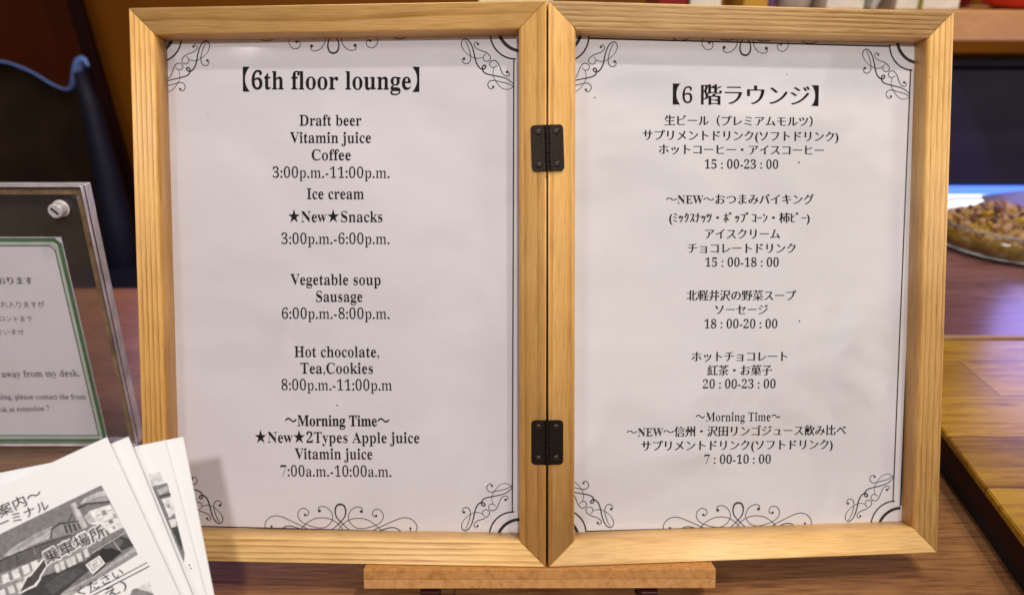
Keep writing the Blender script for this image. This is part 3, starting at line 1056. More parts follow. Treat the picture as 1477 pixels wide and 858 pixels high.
M_SHEET = paper('laminated_menu_paper', (0.640, 0.605, 0.635), 0.45, 1.0, 0.04)
M_SHEET_J = paper('laminated_menu_paper_wavy', (0.650, 0.630, 0.658), 0.85, 1.0, 0.04)
M_INK = ink('black_print', 0.012, 0.8)
M_LINE = ink('charcoal_line_print', 0.035, 0.8)
YC = H / 2      # sheet coordinates are measured from mid height


def tomm(pts):
    return [(x * MM, y * MM) for x, y in pts]


def sheet(side, leaf, label, x0, x1, y0, y1, material, lines, entries, dots, quad, swag_x, swag_top, swag_bot):
    M = leaf @ Matrix.Translation((0, YC * MM, -RECESS * MM))
    s = from_bm('menu_sheet', box_bm(x0 * MM, x1 * MM, y0 * MM, y1 * MM, -0.4 * MM, 0), material, menu, M)
    s['label'] = label
    start = 0
    for part, count in entries:
        polys = []
        for (t, style, a, b, c, d, em) in lines[start:start + count]:
            polys.append([tomm(p) for p in fit_line(t, style, a, b, c, d, em)])
        start += count
        link(part, lettering_mesh(part, polys, 0.15 * MM), M_INK, s)
    for x, y, r in dots:
        bm = bmesh.new()
        disc(bm, x * MM, y * MM, r * MM, 0.15 * MM)
        from_bm('ink_speck', bm, M_INK, s)
    # ornamental border: line with concave corners, corner flourishes, swags
    b = bmesh.new()
    z = [0.10 * MM]

    def stroke(pts, w, n=7):
        z[0] += 0.0006 * MM
        ribbon(b, [(p.x * MM, p.y * MM) for p in catmull([Vector((q[0], q[1])) for q in pts], n)],
               (lambda t: w(t) * MM) if callable(w) else w * MM, z[0])

    tl, tr, br, bl = [Vector(q) for q in quad]
    N = 14.0
    cs = [(tl, tr, bl), (tr, br, tl), (br, bl, tr), (bl, tl, br)]
    for c, nx, pv in cs:
        u = (nx - c).normalized()
        v = (pv - c).normalized()
        a0 = c + u * N
        a1 = nx - (nx - c).normalized() * N
        stroke([a0, a0.lerp(a1, 0.5), a1], 0.78, 2)
        oo = c - u * 5.2 - v * 5.2
        stroke([oo + u * (N + 2), (oo + u * (N + 2)).lerp(oo + (nx - c) + u * 10.4 - u * (N + 2), 0.5), oo + (nx - c) + u * 10.4 - u * (N + 2)], 1.15, 2)
        arc, arc2 = [], []
        for k in range(9):
            a = math.pi / 2 * k / 8
            cc = c - u * 1.2 - v * 1.2
            arc.append(cc + u * (N + 1.2) * math.cos(a) + v * (N + 1.2) * math.sin(a))
            c2 = oo
            arc2.append(c2 + u * (N + 0.6) * math.cos(a) + v * (N + 0.6) * math.sin(a))
        stroke(arc, 0.92, 3)
        stroke(arc2, 1.9, 3)
        # flourish mirrored into this corner
        cx = (tl + br) / 2
        mx = 1 if c.x > cx.x else -1
        my = 1 if c.y < cx.y else -1
        for nm, pts in FLOURISH.items():
            q = [(c.x + x * mx, c.y + y * my) for x, y in pts]
            if nm == 'main':
                stroke(q, lambda t: 0.36 + 0.46 * max(0.0, math.sin(math.pi * min(1, max(0, (t - 0.10) / 0.68)))) ** 0.8)
            else:
                stroke(q, lambda t: 0.38 + 0.12 * math.sin(math.pi * t))
            if nm == 'curl':
                z[0] += 0.0006 * MM
                disc(b, q[0][0] * MM, q[0][1] * MM, 0.80 * MM, z[0])
            if nm in ('top', 'low'):
                z[0] += 0.0006 * MM
                disc(b, q[-1][0] * MM, q[-1][1] * MM, 0.72 * MM, z[0])
            if nm == 'right':
                z[0] += 0.0006 * MM
                disc(b, q[0][0] * MM, q[0][1] * MM, 0.80 * MM, z[0])
    for by, sy in ((swag_top, -1), (swag_bot, 1)):
        for mx in (1, -1):
            for nm, pts in SWAG.items():
                q = [(swag_x + x * mx, by + y * sy) for x, y in pts]
                if nm == 'outer':
                    stroke(q, lambda t: 0.46 + 0.75 * max(0, (t - 0.72) / 0.28) ** 1.5)
                else:
                    stroke(q, 0.44 if nm != 'tail' else 0.6)
                if nm == 'outer':
                    z[0] += 0.0006 * MM
                    disc(b, q[0][0] * MM, q[0][1] * MM, 0.7 * MM, z[0])
                if nm == 'coil':
                    for e in (0, -1):
                        z[0] += 0.0006 * MM
                        disc(b, q[e][0] * MM, q[e][1] * MM, (0.75 if e == 0 else 0.95) * MM, z[0])
    lim = [v for v in b.verts if v.co.y > (y1 - 0.5) * MM or v.co.y < (y0 + 0.5) * MM or v.co.x > (x1 - 0.3) * MM or v.co.x < (x0 + 0.3) * MM]
    bmesh.ops.delete(b, geom=lim, context='VERTS')
    for f in b.faces:
        f.normal_update()
        if f.normal.z < 0:
            f.normal_flip()
    me = bpy.data.meshes.new('border_ornament')
    b.to_mesh(me)
    b.free()
    link('border_ornament', me, M_LINE, s)
    return s


sheet('L', LEAF_L, 'English menu sheet headed 6th floor lounge', -236, -9, -156.5, 157.5, M_SHEET, TEXT_ENGLISH, [('heading', 1), ('menu_entry', 4), ('menu_entry', 3), ('menu_entry', 3), ('menu_entry', 3), ('menu_entry', 4)], DOTS_ENGLISH,
      ((-234, 150.6), (-19.8, 149.6), (-21.4, -150.2), (-233, -148.0)), -127.6, 156.6, -149.0)
sheet('R', LEAF_R, 'Japanese menu sheet with wavy lower edge', 9, 236, -156.5, 157.5, M_SHEET_J, TEXT_JAPANESE, [('heading', 1), ('menu_entry', 4), ('menu_entry', 5), ('menu_entry', 3), ('menu_entry', 3), ('menu_entry', 4)], DOTS_JAPANESE,
      ((12.4, 148.0), (226.9, 147.0), (222.8, -150.0), (11.8, -148.8)), 121.8, 156.0, -150.0)

# hinges
M_IRON = speckled('dark_antique_iron', [(0.006, 0.004, 0.003), (0.014, 0.009, 0.006), (0.048, 0.032, 0.021)], 1100, 0.42, 0.5, 0.3, 0.75)
M_SCREW = speckled('dark_screw_steel', [(0.022, 0.016, 0.011), (0.07, 0.05, 0.037)], 1500, 0.38, 0.3, 0.4, 0.75)


def rounded_plate(w, h, r, t):
    pts = []
    for cx, cy, a0 in ((w - r, r, -90), (w - r, h - r, 0)):
        for k in range(7):
            a = math.radians(a0 + 90 * k / 6)
            pts.append(((cx + r * math.cos(a)) * MM, (cy + r * math.sin(a)) * MM))
    pts += [(0, h * MM), (0, 0)]
    return prism_bm(pts, 0.0, t * MM, 0.00018)


def screw_bm():
    b = lathe_bm([(0, 0.55), (0.7, 0.52), (1.5, 0.36), (1.9, 0.10), (1.9, -0.3), (0, -0.3)], 24)
    for v in b.verts:
        v.co *= MM
    return b


def hinge(yc, tilt):
    M = Matrix.Translation((0, yc * MM, 0.9 * MM)) @ Matrix.Rotation(tilt, 4, 'Z')
    b = bmesh.new()
    hh = 26.5
    y = -hh / 2
    for k in range(5):
        seg = lathe_bm([(0, 0), (1.25, 0), (1.45, 0.15), (1.45, hh / 5 - 0.35), (1.25, hh / 5 - 0.2), (0, hh / 5 - 0.2)], 20)
        for v in seg.verts:
            x_, y_, z_ = v.co
            v.co = Vector((x_ * MM, (y + z_) * MM, y_ * MM))
        merge(b, seg)
        y += hh / 5
    kn = from_bm('hinge', b, M_IRON, menu, M, smooth=False)
    for s, ang in ((1, 0.086), (-1, -0.047)):
        p = from_bm('hinge_plate', rounded_plate(8.8, hh, 2.3, 0.9), M_IRON, kn,
                    Matrix.Translation((0, 0, -0.8 * MM)) @ Matrix.Rotation(ang, 4, 'Y') @ (Matrix.Translation((0.6 * MM, -hh / 2 * MM, 0)) if s > 0 else Matrix.Rotation(math.pi, 4, 'Z') @ Matrix.Translation((0.6 * MM, -hh / 2 * MM, 0))))
        for sy in (-1, 1):
            sc = from_bm('screw', screw_bm(), M_SCREW, kn, Matrix.Rotation(ang, 4, 'Y') @ Matrix.Translation((s * 5.3 * MM, sy * 9.3 * MM, 0.15 * MM)) , smooth=True)
            cut = bmesh.new()
            cut.from_mesh(sc.data)
            for a in (0.4, 0.4 + math.pi / 2):
                c, d = math.cos(a), math.sin(a)
                q = [(-1.1, -0.2), (1.1, -0.2), (1.1, 0.2), (-1.1, 0.2)]
                face(cut, [((x * c - y_ * d) * MM, (x * d + y_ * c) * MM) for x, y_ in q], (0.57 + 0.01 * (a > 1)) * MM).material_index = 1
            cut.to_mesh(sc.data)
            cut.free()
            sc.data.materials.append(M_BLACK)


hinge(H - 83.4, 0.035)
hinge(H - 254.7, 0.0)

# ------------------------------------------------------------------ the easel stand
M_MDF = speckled('orange_particle_board', [(0.30, 0.125, 0.03), (0.48, 0.225, 0.065), (0.56, 0.28, 0.09)], 260, 0.7, 0.7)
M_MDF2 = speckled('pale_particle_board', [(0.38, 0.17, 0.05), (0.54, 0.27, 0.09), (0.62, 0.34, 0.13)], 300, 0.7, 0.7)
M_RED = plain('dark_red_lacquer', (0.035, 0.003, 0.004), 0.4, nscale=30)
easel = thing('easel_stand', 'low easel with an orange board ledge and dark red feet under the menu frame', 'easel', FRAME)
Lp = Matrix.Translation((-4.5 * MM, -0.35 * MM, 0))
from_bm('ledge', box_bm(-104.5 * MM, 104.5 * MM, -6.2 * MM, 0, -46 * MM, 1.6 * MM, 0.5 * MM), M_MDF, easel, Lp)
from_bm('ledge_underside', box_bm(-104.3 * MM, 104.3 * MM, -11.6 * MM, -6.2 * MM, -46 * MM, 1.55 * MM, 0.25 * MM), M_MDF2, easel, Lp)
from_bm('back_support', box_bm(-40 * MM, 40 * MM, 0.4 * MM, 190 * MM, -56 * MM, -47 * MM, 1 * MM), M_RED, easel)
inv = FRAME.inverted()
for fx in (-0.0487, 0.0815):
    # a foot standing on the table, upright in the world
    y0 = 0.353
    b = bmesh.new()
    box_bm(fx - 0.0052, fx + 0.0052, y0, y0 + 0.15, 0.0005, 0.0125, 0.0006, bm=b)
    bmesh.ops.transform(b, matrix=inv, verts=b.verts)
    from_bm('foot', b, M_RED, easel)

# ------------------------------------------------------------------ acrylic notice at the left
M_ACR = clear('clear_acrylic', (0.95, 0.96, 0.96), 0.03, 1.0, 0.010)
M_ACR_EDGE = plain('polished_acrylic_edge', (0.66, 0.62, 0.67), 0.15, coat=0.5, nscale=60, var=0.3)  # brightness of the clear edges put into a pale grey colour
M_NOTICE = paper('notice_paper', (0.92, 0.84, 0.91), 0.3, 0.4, 0.04, dust=False)
M_GREEN = plain('green_print', (0.075, 0.19, 0.085), 0.5, nscale=400)
M_STEEL = plain('brushed_steel', (0.72, 0.69, 0.70), 0.30, 0.35, nscale=300)
SY = 0.512
notice = thing('acrylic_notice_stand', 'clear acrylic stand holding a green bordered desk notice left of the menu', 'notice stand', Matrix.Translation((-0.40, SY, 0)))
SX0, SX1, SZ1 = -0.206, 0.1075, 0.2195


def acr_panel(y0, y1):
    b = bmesh.new()
    box_bm(SX0, SX1, y0, y1, 0.0135, SZ1, 0.0007, bm=b)
    for f in b.faces:
        f.normal_update()
        c = f.calc_center_median()
        if abs(f.normal.y) < 0.9:
            f.material_index = 1
    return b


from_bm('front_panel', acr_panel(-0.0045, -0.0008), [M_ACR, M_ACR_EDGE], notice)
from_bm('back_panel', acr_panel(0.0008, 0.0085), [M_ACR, M_ACR_EDGE], notice)
from_bm('base', box_bm(SX0, SX1, -0.035, 0.05, 0.0006, 0.0130, 0.0008), [M_ACR], notice)
# amber refraction inside the block edge, put in as coloured bars
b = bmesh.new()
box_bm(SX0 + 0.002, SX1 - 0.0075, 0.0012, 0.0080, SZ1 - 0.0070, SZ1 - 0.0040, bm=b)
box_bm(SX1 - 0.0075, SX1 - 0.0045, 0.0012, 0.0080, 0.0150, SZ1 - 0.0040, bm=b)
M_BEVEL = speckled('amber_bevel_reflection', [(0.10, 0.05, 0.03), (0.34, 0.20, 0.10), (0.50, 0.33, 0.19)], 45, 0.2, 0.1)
from_bm('refraction_bars', b, M_BEVEL, notice)
# paper
PX1, PZ0, PZ1 = 0.0835, 0.0145, 0.1822
ns = from_bm('notice_sheet', box_bm(SX0 + 0.012, PX1, -0.0004, 0.0004, PZ0, PZ1), M_NOTICE, notice)


def border(bm, x0, x1, z0, z1, w, cut, y):
    def loop(d):
        c = cut
        return [(x0 + d, z0 + d), (x1 - d, z0 + d), (x1 - d, z1 - c - d * 0.4), (x1 - c - d * 0.4, z1 - d), (x0 + d, z1 - d)]
    A, B = loop(0), loop(w)
    va = [bm.verts.new((x, y, z)) for x, z in A]
    vb = [bm.verts.new((x, y, z)) for x, z in B]
    n = len(A)
    for i in range(n):
        bm.faces.new((va[i], va[(i + 1) % n], vb[(i + 1) % n], vb[i]))


b = bmesh.new()
border(b, SX0 + 0.0125, PX1 - 0.0003, PZ0 + 0.0004, PZ1 - 0.0003, 0.0030, 0.0042, -0.00055)
border(b, SX0 + 0.0180, PX1 - 0.0054, PZ0 + 0.0058, PZ1 - 0.0056, 0.0010, 0.0036, -0.00055)
from_bm('green_border', b, M_GREEN, ns)
b = bmesh.new()
border(b, SX0 + 0.0155, PX1 - 0.0033, PZ0 + 0.0034, PZ1 - 0.0033, 0.0021, 0.0040, -0.00055)
from_bm('white_border', b, plain('white_print', (0.66, 0.66, 0.62), 0.5), ns)
M_SINK = ink('grey_print', 0.05)
for t, x0, z0, x1, z1, em, st in SIGN_TEXT:
    me = lettering_mesh('text_line', [[tomm(p) for p in fit_line(t, st, x0 + 400, z0, x1 + 400, z1, em)]], 0.0)
    for v in me.vertices:
        v.co = Vector((v.co.x, -0.0006, v.co.y))
    link('text_line', me, M_SINK, ns)
# steel screw in the corner
sc = bmesh.new()
merge(sc, lathe_bm([(0, 0.0075), (0.0042, 0.0075), (0.0050, 0.0068), (0.0050, 0.0004), (0.0060, 0.0), (0, 0.0)], 32))
bmesh.ops.rotate(sc, verts=sc.verts, cent=(0, 0, 0), matrix=Matrix.Rotation(math.pi / 2, 3, 'X'))
bmesh.ops.translate(sc, verts=sc.verts, vec=(0.0908, -0.0046, 0.2043))
scr = from_bm('screw', sc, M_STEEL, notice, smooth=False)
sl = box_bm(-0.0030, 0.0030, -0.00035, 0.0, -0.0007, 0.0007)
bmesh.ops.rotate(sl, verts=sl.verts, cent=(0, 0, 0), matrix=Matrix.Rotation(0.75, 3, 'Y'))
bmesh.ops.translate(sl, verts=sl.verts, vec=(0.0908, -0.0122, 0.2043))
from_bm('slot', sl, M_BLACK, scr)

# ------------------------------------------------------------------ fan of printed flyers, front left
M_FLYER = paper('white_flyer_paper', (0.89, 0.89, 0.895), 0.12, 0.0, 0.015, dust=False)
GREYS = {}


def grey(v):
    k = round(v, 2)
    if k not in GREYS:
        GREYS[k] = plain('grey_print_%d' % int(k * 100), (k, k, k * 0.99), 0.6, var=0.22, nscale=420.0)
    return GREYS[k]


def flyer_base(depth, cx, cy):
    """Matrix of a flyer lying parallel to the fan: its top right corner at (cx,cy)."""
    return CAMM @ Matrix.Translation(((154 - 738.5) / 1100.0 * 0.345, (429 - 630) / 1100.0 * 0.345, -0.345)) @ Matrix.Translation((cx * MM, cy * MM, -depth * MM))


FW, FH = 128.0, 158.0


def flyer(depth, cx, cy, deg, label, thick=0.25, shapes=True, w=FW, h=FH):
    t = thing('flyer', label, 'flyer', flyer_base(depth, cx, cy), 'fan of bus guide flyers')
    a = math.radians(deg)
    ux, uy = Vector((math.cos(a), math.sin(a))), Vector((-math.sin(a), math.cos(a)))
    nx, ny = 14, 14
    b = bmesh.new()
    grid = {}
    for i in range(nx + 1):
        for j in range(ny + 1):
            p = ux * (-w * i / nx) - uy * (h * j / ny)
            grid[i, j] = b.verts.new((p.x * MM, p.y * MM, -0.02 * MM))
    for i in range(nx):
        for j in range(ny):
            b.faces.new((grid[i, j], grid[i, j + 1], grid[i + 1, j + 1], grid[i + 1, j]))
    r = bmesh.ops.extrude_face_region(b, geom=list(b.faces))
    bmesh.ops.translate(b, verts=[v for v in r['geom'] if isinstance(v, bmesh.types.BMVert)], vec=(0, 0, -thick * MM))
    sh = from_bm('sheet', b, M_FLYER, t)
    return t, sh


def print_shapes(name, shapes, parent, z=0.02):
    b = bmesh.new()
    mats = []
    for k, (v, pts) in enumerate(shapes):
        m = grey(v)
        if m not in mats:
            mats.append(m)
        f = face(b, tomm(pts), (z + 0.003 * k) * MM)
        f.material_index = mats.index(m)
    bmesh.ops.triangulate(b, faces=[f for f in b.faces if len(f.verts) > 4])
    for f in b.faces:
        f.normal_update()
        if f.normal.z < 0:
            f.normal_flip()
    me = bpy.data.meshes.new(name)
    b.to_mesh(me)
    b.free()
    return link(name, me, mats, parent)


t0, s0 = flyer(0, 0, 0, 24.8, 'front flyer of the fan, printed with a bus station photograph and arrow')
print_shapes('printed_photo', FLYER_SHAPES, s0)
zt = 0.02 + 0.003 * (len(FLYER_SHAPES) + 2)
extra = [(0.86, FLYER_ARROW_HALO[0]), (0.07, FLYER_ARROW[0])] if False else [(0.86, FLYER_ARROW_HALO), (0.07, FLYER_ARROW)]
print_shapes('printed_arrow', extra, s0, zt)
print_shapes('printed_lower_photo', FLYER_LOWER, s0)
print_shapes('printed_rule', [(0.05, p) for p in FLYER_RULES], s0)
lines, halo = [], []
for t, x0, y0, x1, y1, em, h in FLYER_TEXT:
    lines.append([tomm(p) for p in fit_line(t, 'gothic', x0, y0, x1, y1, em)])
    if h:
        g = fit_line(t, 'gothic', x0, y0, x1, y1, em)
        # white outline: every outline grown outward, holes dropped
        outer = [P for k, P in enumerate(g) if sum(inside(Vector(P[0]), [Vector(q) for q in Q]) for j, Q in enumerate(g) if j != k) % 2 == 0]
        hb = bmesh.new()
        for k, P in enumerate(outer):
            pv = [Vector(q) for q in P] + [Vector(P[0]), Vector(P[1])]
            ribbon(hb, [(q.x * MM, q.y * MM) for q in pv], em * 0.30 * MM, (zt + 0.008 + 0.0005 * k) * MM)
        for f in hb.faces:
            f.normal_update()
            if f.normal.z < 0:
                f.normal_flip()
        hm = bpy.data.meshes.new('printed_outline')
        hb.to_mesh(hm)
        hb.free()
        link('printed_outline', hm, grey(0.86), s0)
M_FINK = ink('flyer_ink', 0.05)
for ln in lines:
    link('text_line', lettering_mesh('text_line', [ln], (zt + 0.06) * MM), M_FINK, s0)

t1, s1 = flyer(2.5, 8.47, -0.31, 22.0, 'blank margin of the second flyer just behind the front one')
t2, s2 = flyer(6.0, 23.52, -2.51, 14.8, 'third flyer of the fan, showing a narrow strip of its photograph')
print_shapes('printed_photo', STRIP_SHAPES, s2)
t3, s3 = flyer(7.2, 31.36, -1.25, 11.1, 'rearmost flyer of the fan, its white corner overlapping the menu frame', 0.5)

# ------------------------------------------------------------------ glass bowl of snack mix on the counter
bowl = thing('snack_bowl', 'glass bowl heaped with golden snack mix on the counter', 'snack bowl', Matrix.Translation((0.652, 0.942, 0.0355)))
M_GLASS = clear('bowl_glass', (0.93, 0.92, 0.88), 0.06, 2.2)
M_RIM = plain('glass_rim', (0.30, 0.28, 0.27), 0.15, coat=0.6, nscale=40, var=0.35)  # grey tint puts the glass rim's highlight into the colour
prof = [(0, 0.0), (0.092, 0.0), (0.099, 0.003), (0.102, 0.010), (0.1055, 0.0345), (0.1035, 0.0345), (0.1002, 0.010), (0.097, 0.005), (0, 0.0045)]
from_bm('glass', lathe_bm(prof, 64), M_GLASS, bowl, smooth=True)
rp = []
for k in range(9):
    a = 2 * math.pi * k / 8
    rp.append((0.1046 + 0.0017 * math.cos(a), 0.0360 + 0.0013 * math.sin(a)))
from_bm('rim', lathe_bm(rp, 64), M_RIM, bowl, smooth=True)
M_MIX = speckled('snack_mix', [(0.06, 0.028, 0.006), (0.20, 0.11, 0.015), (0.36, 0.23, 0.03), (0.13, 0.06, 0.015)], 70, 0.6, 0.8)
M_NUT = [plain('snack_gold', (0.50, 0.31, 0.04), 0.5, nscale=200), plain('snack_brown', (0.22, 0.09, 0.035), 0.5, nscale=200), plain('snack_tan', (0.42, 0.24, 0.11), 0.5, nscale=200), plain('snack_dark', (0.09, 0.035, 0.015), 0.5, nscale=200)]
rnd = random.Random(5)


def heap_z(x, y):
    r = math.hypot(x, y)
    return max(0.028 - 0.004 * (r / 0.094) ** 2, 0.050 - 0.9 * max(0.0, math.hypot(x + 0.028, y) - 0.022) ** 1.15 * 1.6)


hp = lathe_bm([(0, 0.02), (0.02, 0.02), (0.04, 0.02), (0.055, 0.02), (0.07, 0.02), (0.085, 0.02), (0.0985, 0.022), (0.0980, 0.012), (0.095, 0.0062), (0, 0.006)], 64)
for v in hp.verts:
    if v.co.z > 0.0195:
        v.co.z = heap_z(v.co.x, v.co.y)
    v.co += Vector((rnd.uniform(-1, 1), rnd.uniform(-1, 1), rnd.uniform(-1, 1))) * 0.0008
heap = from_bm('snack_heap', hp, M_MIX, bowl, smooth=True)
cr = bmesh.new()
for k in range(700):
    r = 0.090 * math.sqrt(rnd.random())
    a = rnd.uniform(0, 2 * math.pi)
    x, y = r * math.cos(a), r * math.sin(a)
    z = heap_z(x, y) + rnd.uniform(-0.002, 0.0025)
    side = False
    if side:
        r = 0.0925
        z = rnd.uniform(0.008, 0.016)
        x, y = r * math.cos(a), r * math.sin(a)
    s = rnd.uniform(0.0030, 0.0068)
    if side:
        s *= 0.6
    ic = bmesh.new()
    bmesh.ops.create_icosphere(ic, subdivisions=2, radius=s)
    sx, sy_, sz = rnd.uniform(0.6, 1.2), rnd.uniform(0.5, 1.0), rnd.uniform(0.4, 0.8)
    R3 = Matrix.Rotation(rnd.uniform(0, 6), 3, 'X') @ Matrix.Rotation(rnd.uniform(0, 6), 3, 'Z')
    for v in ic.verts:
        v.co = R3 @ Vector((v.co.x * sx, v.co.y * sy_, v.co.z * sz)) * rnd.uniform(0.82, 1.1) + Vector((x, y, z))
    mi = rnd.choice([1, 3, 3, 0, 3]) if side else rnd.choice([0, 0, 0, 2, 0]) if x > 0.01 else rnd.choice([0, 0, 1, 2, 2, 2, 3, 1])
    for f in ic.faces:
        f.material_index = mi
        f.smooth = True
    merge(cr, ic)
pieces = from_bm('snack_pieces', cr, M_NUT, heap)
pieces['kind'] = 'stuff'

# grey lid lying behind the bowl
lid = from_bm('tray', box_bm(-0.06, 0.20, -0.022, 0.022, 0, 0.0035, 0.0012), plain('grey_metal', (0.16, 0.15, 0.15), 0.4, 0.6))
lid.matrix_world = Matrix.Translation((0.712, 1.015, 0.0735)) @ Matrix.Rotation(-0.12, 4, 'Y') @ Matrix.Rotation(0.45, 4, 'X')
tag(lid, 'grey metal tray resting across the right rim of the snack bowl', 'tray')

# ------------------------------------------------------------------ display and shelf behind
disp = thing('display_cabinet', 'dark screened cabinet with a bright white strip along its foot under the shelf', 'display', Matrix.Translation((0.80, 1.20, 0.0355)))
M_SCREEN = plain('dark_screen', (0.032, 0.028, 0.055), 0.30, nscale=4.0, var=0.3)
M_NAVY = plain('navy_trim', (0.012, 0.012, 0.035), 0.4)
from_bm('screen', box_bm(-0.35, 0.35, -0.045, 0.06, 0.026, 0.200, 0.003), M_SCREEN, disp)
from_bm('upper_trim', box_bm(-0.35, 0.35, -0.048, 0.06, 0.2035, 0.215, 0.002), M_NAVY, disp)
from_bm('blue_edge', box_bm(-0.349, 0.349, -0.047, 0.05, 0.0135, 0.0258), plain('blue_light_edge', (0.05, 0.12, 0.5), 0.4, emit=(0.10, 0.22, 0.95), strength=1.6), disp)
from_bm('light_strip', box_bm(-0.349, 0.349, -0.044, 0.05, -0.16, 0.0133), plain('white_light_strip', (0.8, 0.85, 0.9), 0.4, emit=(0.80, 0.88, 1.0), strength=1.7), disp)

shelf = thing('shelf', 'light tan wooden shelf board behind the menu at the upper right', 'shelf', Matrix.Translation((0.5, 1.16, 0.0)))
M_TAN = wood('tan_shelf_wood', (0.62, 0.33, 0.14), (0.40, 0.18, 0.06), 11, lines=120, stretch=0.05, figure=0.25, rough=0.5)
from_bm('board', box_bm(-0.555, 0.75, -0.11, 0.20, 0.2805, 0.3180, 0.002), M_TAN, shelf)
for x in (-0.53, 0.72):
    from_bm('upright', box_bm(x - 0.02, x + 0.02, 0.10, 0.19, -0.739 if x < 0 else -0.739, 0.2800, 0.002), M_MAROON, shelf)

SZ = 0.3184
# things standing on the shelf
def shelf_box(name, x0, x1, y, d, h, m, label, cat, tilt=0.0):
    o = from_bm(name, box_bm(-(x1 - x0) / 2, (x1 - x0) / 2, 0, d, 0, h, 0.0015), m)
    o.matrix_world = Matrix.Translation(((x0 + x1) / 2, y, SZ)) @ Matrix.Rotation(tilt, 4, 'Y')
    return tag(o, label, cat)


M_WHITE = plain('white_card', (0.72, 0.70, 0.64), 0.5)
M_CREAM = plain('cream_card', (0.80, 0.70, 0.45), 0.5)
M_OLIVE = plain('olive_plastic', (0.22, 0.18, 0.01), 0.4)
M_YEL = plain('mustard_card', (0.50, 0.28, 0.03), 0.5)
M_PURP = plain('purple_card', (0.10, 0.05, 0.16), 0.5)
M_REDP = plain('red_lacquer', (0.72, 0.045, 0.018), 0.3)
M_DRED = plain('deep_red_lacquer', (0.22, 0.008, 0.008), 0.3)
M_GREYP = plain('grey_glaze', (0.42, 0.40, 0.38), 0.35)
shelf_box('storage_box', -0.045, 0.055, 1.10, 0.08, 0.11, M_CREAM, 'cream box at the left end of the shelf behind the menu', 'box')
shelf_box('book', 0.196, 0.236, 1.10, 0.10, 0.13, M_DRED, 'dark red book standing on the shelf', 'book')
shelf_box('book', 0.240, 0.282, 1.10, 0.10, 0.12, M_WHITE, 'pale grey book standing beside the dark red book', 'book')
shelf_box('book', 0.312, 0.345, 1.10, 0.10, 0.13, M_YEL, 'mustard yellow book standing on the shelf', 'book')
shelf_box('book', 0.346, 0.353, 1.10, 0.10, 0.13, M_PURP, 'thin purple book beside the mustard one', 'book')
cup = from_bm('cup', lathe_bm([(0, 0), (0.020, 0), (0.023, 0.003), (0.030, 0.07), (0.028, 0.07), (0.021, 0.005), (0, 0.005)], 40), M_GREYP, smooth=True)
cup.matrix_world = Matrix.Translation((0.388, 1.13, SZ))
tag(cup, 'grey glazed cup standing on the shelf', 'cup')
shelf_box('tissue_box', 0.420, 0.470, 1.09, 0.09, 0.09, M_WHITE, 'white box leaning beside the grey cup on the shelf', 'box', 0.0)
lv = shelf_box('leaflet', 0.474, 0.482, 1.08, 0.09, 0.12, M_GREYP, 'grey leaflet leaning against the white box on the shelf', 'leaflet', 0.35)
wb = thing('carton', 'white carton with an olive band at the shelf middle', 'carton', Matrix.Translation((0.555, 1.09, SZ)))
from_bm('body', box_bm(-0.042, 0.042, 0, 0.09, 0.0, 0.10, 0.001), M_WHITE, wb)
from_bm('band', box_bm(-0.0135, -0.0070, -0.0008, 0.0908, 0.0004, 0.1008), M_OLIVE, wb)
for nm, x, y, r, m, lb in (('bowl', 0.668, 1.24, 0.034, M_DRED, 'small dark red lacquer bowl at the back of the shelf behind the carton'), ('bowl', 0.702, 1.11, 0.072, M_REDP, 'large bright red bowl at the right end of the shelf')):
    o = from_bm(nm, lathe_bm([(0, 0.0), (r * 0.55, 0.0), (r * 0.75, r * 0.08), (r, r * 0.55), (r * 0.97, r * 0.56), (r * 0.70, r * 0.14), (0, r * 0.1)], 48), m, smooth=True)
    o.matrix_world = Matrix.Translation((x, y, SZ))
    tag(o, lb, 'bowl')

# ------------------------------------------------------------------ left background: chair and leaning board
M_CH = plain('brown_upholstery', (0.055, 0.026, 0.010), 0.8, nscale=14.0, var=0.3)
M_CHN = plain('navy_shell', (0.003, 0.002, 0.016), 0.6)
M_RIM_LIGHT = plain('blue_rim_light', (0.20, 0.32, 0.78), 0.4)  # blue light along the chair's rim, put into the colour
chair = thing('chair', 'dark lounge chair with a curved back and painted blue rim light behind the notice', 'chair', Matrix.Translation((-0.96, 1.32, -0.739)))


def top_z(u):      # u from the right horn (0) leftwards in metres
    pts = [(0.0, 0.957), (0.010, 0.969), (0.024, 0.962), (0.044, 0.934), (0.072, 0.913), (0.11, 0.919), (0.16, 0.942), (0.22, 0.958), (0.30, 0.950), (0.40, 0.925), (0.44, 0.93), (0.47, 0.965)]
    fine = catmull([Vector(p) for p in pts], 10)
    for a, c in zip(fine, fine[1:]):
        if a.x <= u <= c.x:
            return a.y + (c.y - a.y) * (u - a.x) / max(1e-9, c.x - a.x)
    return fine[-1].y


nx, nz = 60, 12
b = bmesh.new()
g = {}
rim = []
for i in range(nx + 1):
    u = 0.47 * i / nx
    for j in range(nz + 1):
        zt_ = top_z(u)
        z0 = 0.42
        f = j / nz
        z = z0 + (zt_ - z0) * f
        x = 0.232 - u
        if u < 0.06:
            x += (0.06 - u) / 0.06 * (1 - f) * 0.045
        y = 0.10 * (1 - ((u - 0.235) / 0.235) ** 2) + 0.05 * f
        g[i, j] = b.verts.new((x, y, z))
    rim.append(g[i, nz].co.copy())
for i in range(nx):
    for j in range(nz):
        b.faces.new((g[i, j], g[i + 1, j], g[i + 1, j + 1], g[i, j + 1]))
sol = bmesh.ops.solidify(b, geom=list(b.faces), thickness=0.03)
bk = from_bm('backrest', b, M_CH, chair, smooth=True)


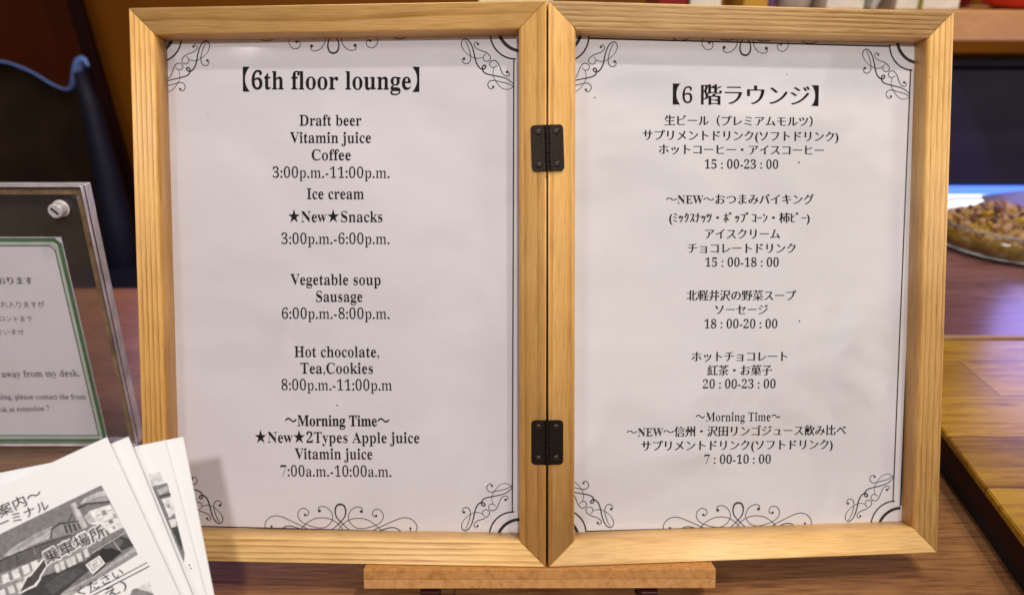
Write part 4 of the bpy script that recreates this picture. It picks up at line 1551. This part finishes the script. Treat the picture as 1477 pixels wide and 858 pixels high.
def tube(name, pts, r, m, parent, n=10):
    bm = bmesh.new()
    rings = []
    for i, p in enumerate(pts):
        d = (pts[min(i + 1, len(pts) - 1)] - pts[max(i - 1, 0)]).normalized()
        s = Vector((0, 1, 0)) - d * d.y
        s.normalize()
        t = d.cross(s)
        rr = r(i / (len(pts) - 1)) if callable(r) else r
        rings.append([bm.verts.new(p + (s * math.cos(2 * math.pi * k / n) + t * math.sin(2 * math.pi * k / n)) * rr) for k in range(n)])
    for a, c in zip(rings, rings[1:]):
        for k in range(n):
            bm.faces.new((a[k], a[(k + 1) % n], c[(k + 1) % n], c[k]))
    bm.faces.new(rings[0])
    bm.faces.new(rings[-1])
    return from_bm(name, bm, m, parent, smooth=True)


tube('rim_light', [p + Vector((0, -0.006, 0.002)) for p in rim], lambda t: (0.0018 + 0.0085 * math.exp(-((t - 0.07) / 0.06) ** 2)) * (0.45 + 0.55 * min(1.0, t / 0.05)), M_RIM_LIGHT, bk)  # tube added to carry the painted blue rim light
# navy side of the shell: from the horn down to the seat
tube('side_shell', [Vector((0.238, 0.0, 0.955)), Vector((0.246, 0.0, 0.90)), Vector((0.252, -0.005, 0.80)), Vector((0.256, -0.01, 0.70)), Vector((0.258, -0.02, 0.45))], lambda t: 0.010 + 0.022 * t, M_CHN, bk)
from_bm('seat', box_bm(-0.23, 0.25, -0.42, 0.10, 0.36, 0.45, 0.03), M_CHN, chair)
for x in (-0.20, 0.22):
    for y in (-0.38, 0.06):
        from_bm('leg', box_bm(x - 0.016, x + 0.016, y - 0.016, y + 0.016, 0, 0.36, 0.003), M_BLACK, chair)

# a long dark plank leaning on the wall, and a low navy bench behind the table
M_PLANK = plain('near_black_plank', (0.020, 0.004, 0.002), 0.6, nscale=8.0, spec=0.1)
pl = from_bm('leaning_plank', box_bm(-0.016, 0.016, -0.015, 0.015, 0, 1.60, 0.004), M_PLANK)
pl.matrix_world = Matrix.Translation((-0.925, 1.93, -0.735)) @ Matrix.Rotation(-0.10, 4, 'Y')
tag(pl, 'long dark red plank leaning behind the chair', 'plank')
dk = from_bm('wall_panel', box_bm(-2.6, -0.0, 0, 0.03, 0, 1.9, 0.003), M_DARKBOARD)
dk.matrix_world = Matrix.Translation((-1.035, 2.1, -0.738)) @ Matrix.Rotation(-0.10, 4, 'Y')
tag(dk, 'wide dark red panel standing left of the brown wall', 'wall panel')
bn = thing('bench', 'low navy bench behind the table left of the menu frame', 'bench', Matrix.Translation((-0.62, 1.25, -0.739)))
from_bm('seat', box_bm(-0.16, 0.30, -0.18, 0.18, 0.40, 0.62, 0.02), M_NAVY, bn)
for x in (-0.13, 0.27):
    for y in (-0.15, 0.15):
        from_bm('leg', box_bm(x - 0.015, x + 0.015, y - 0.015, y + 0.015, 0, 0.40, 0.002), M_BLACK, bn)
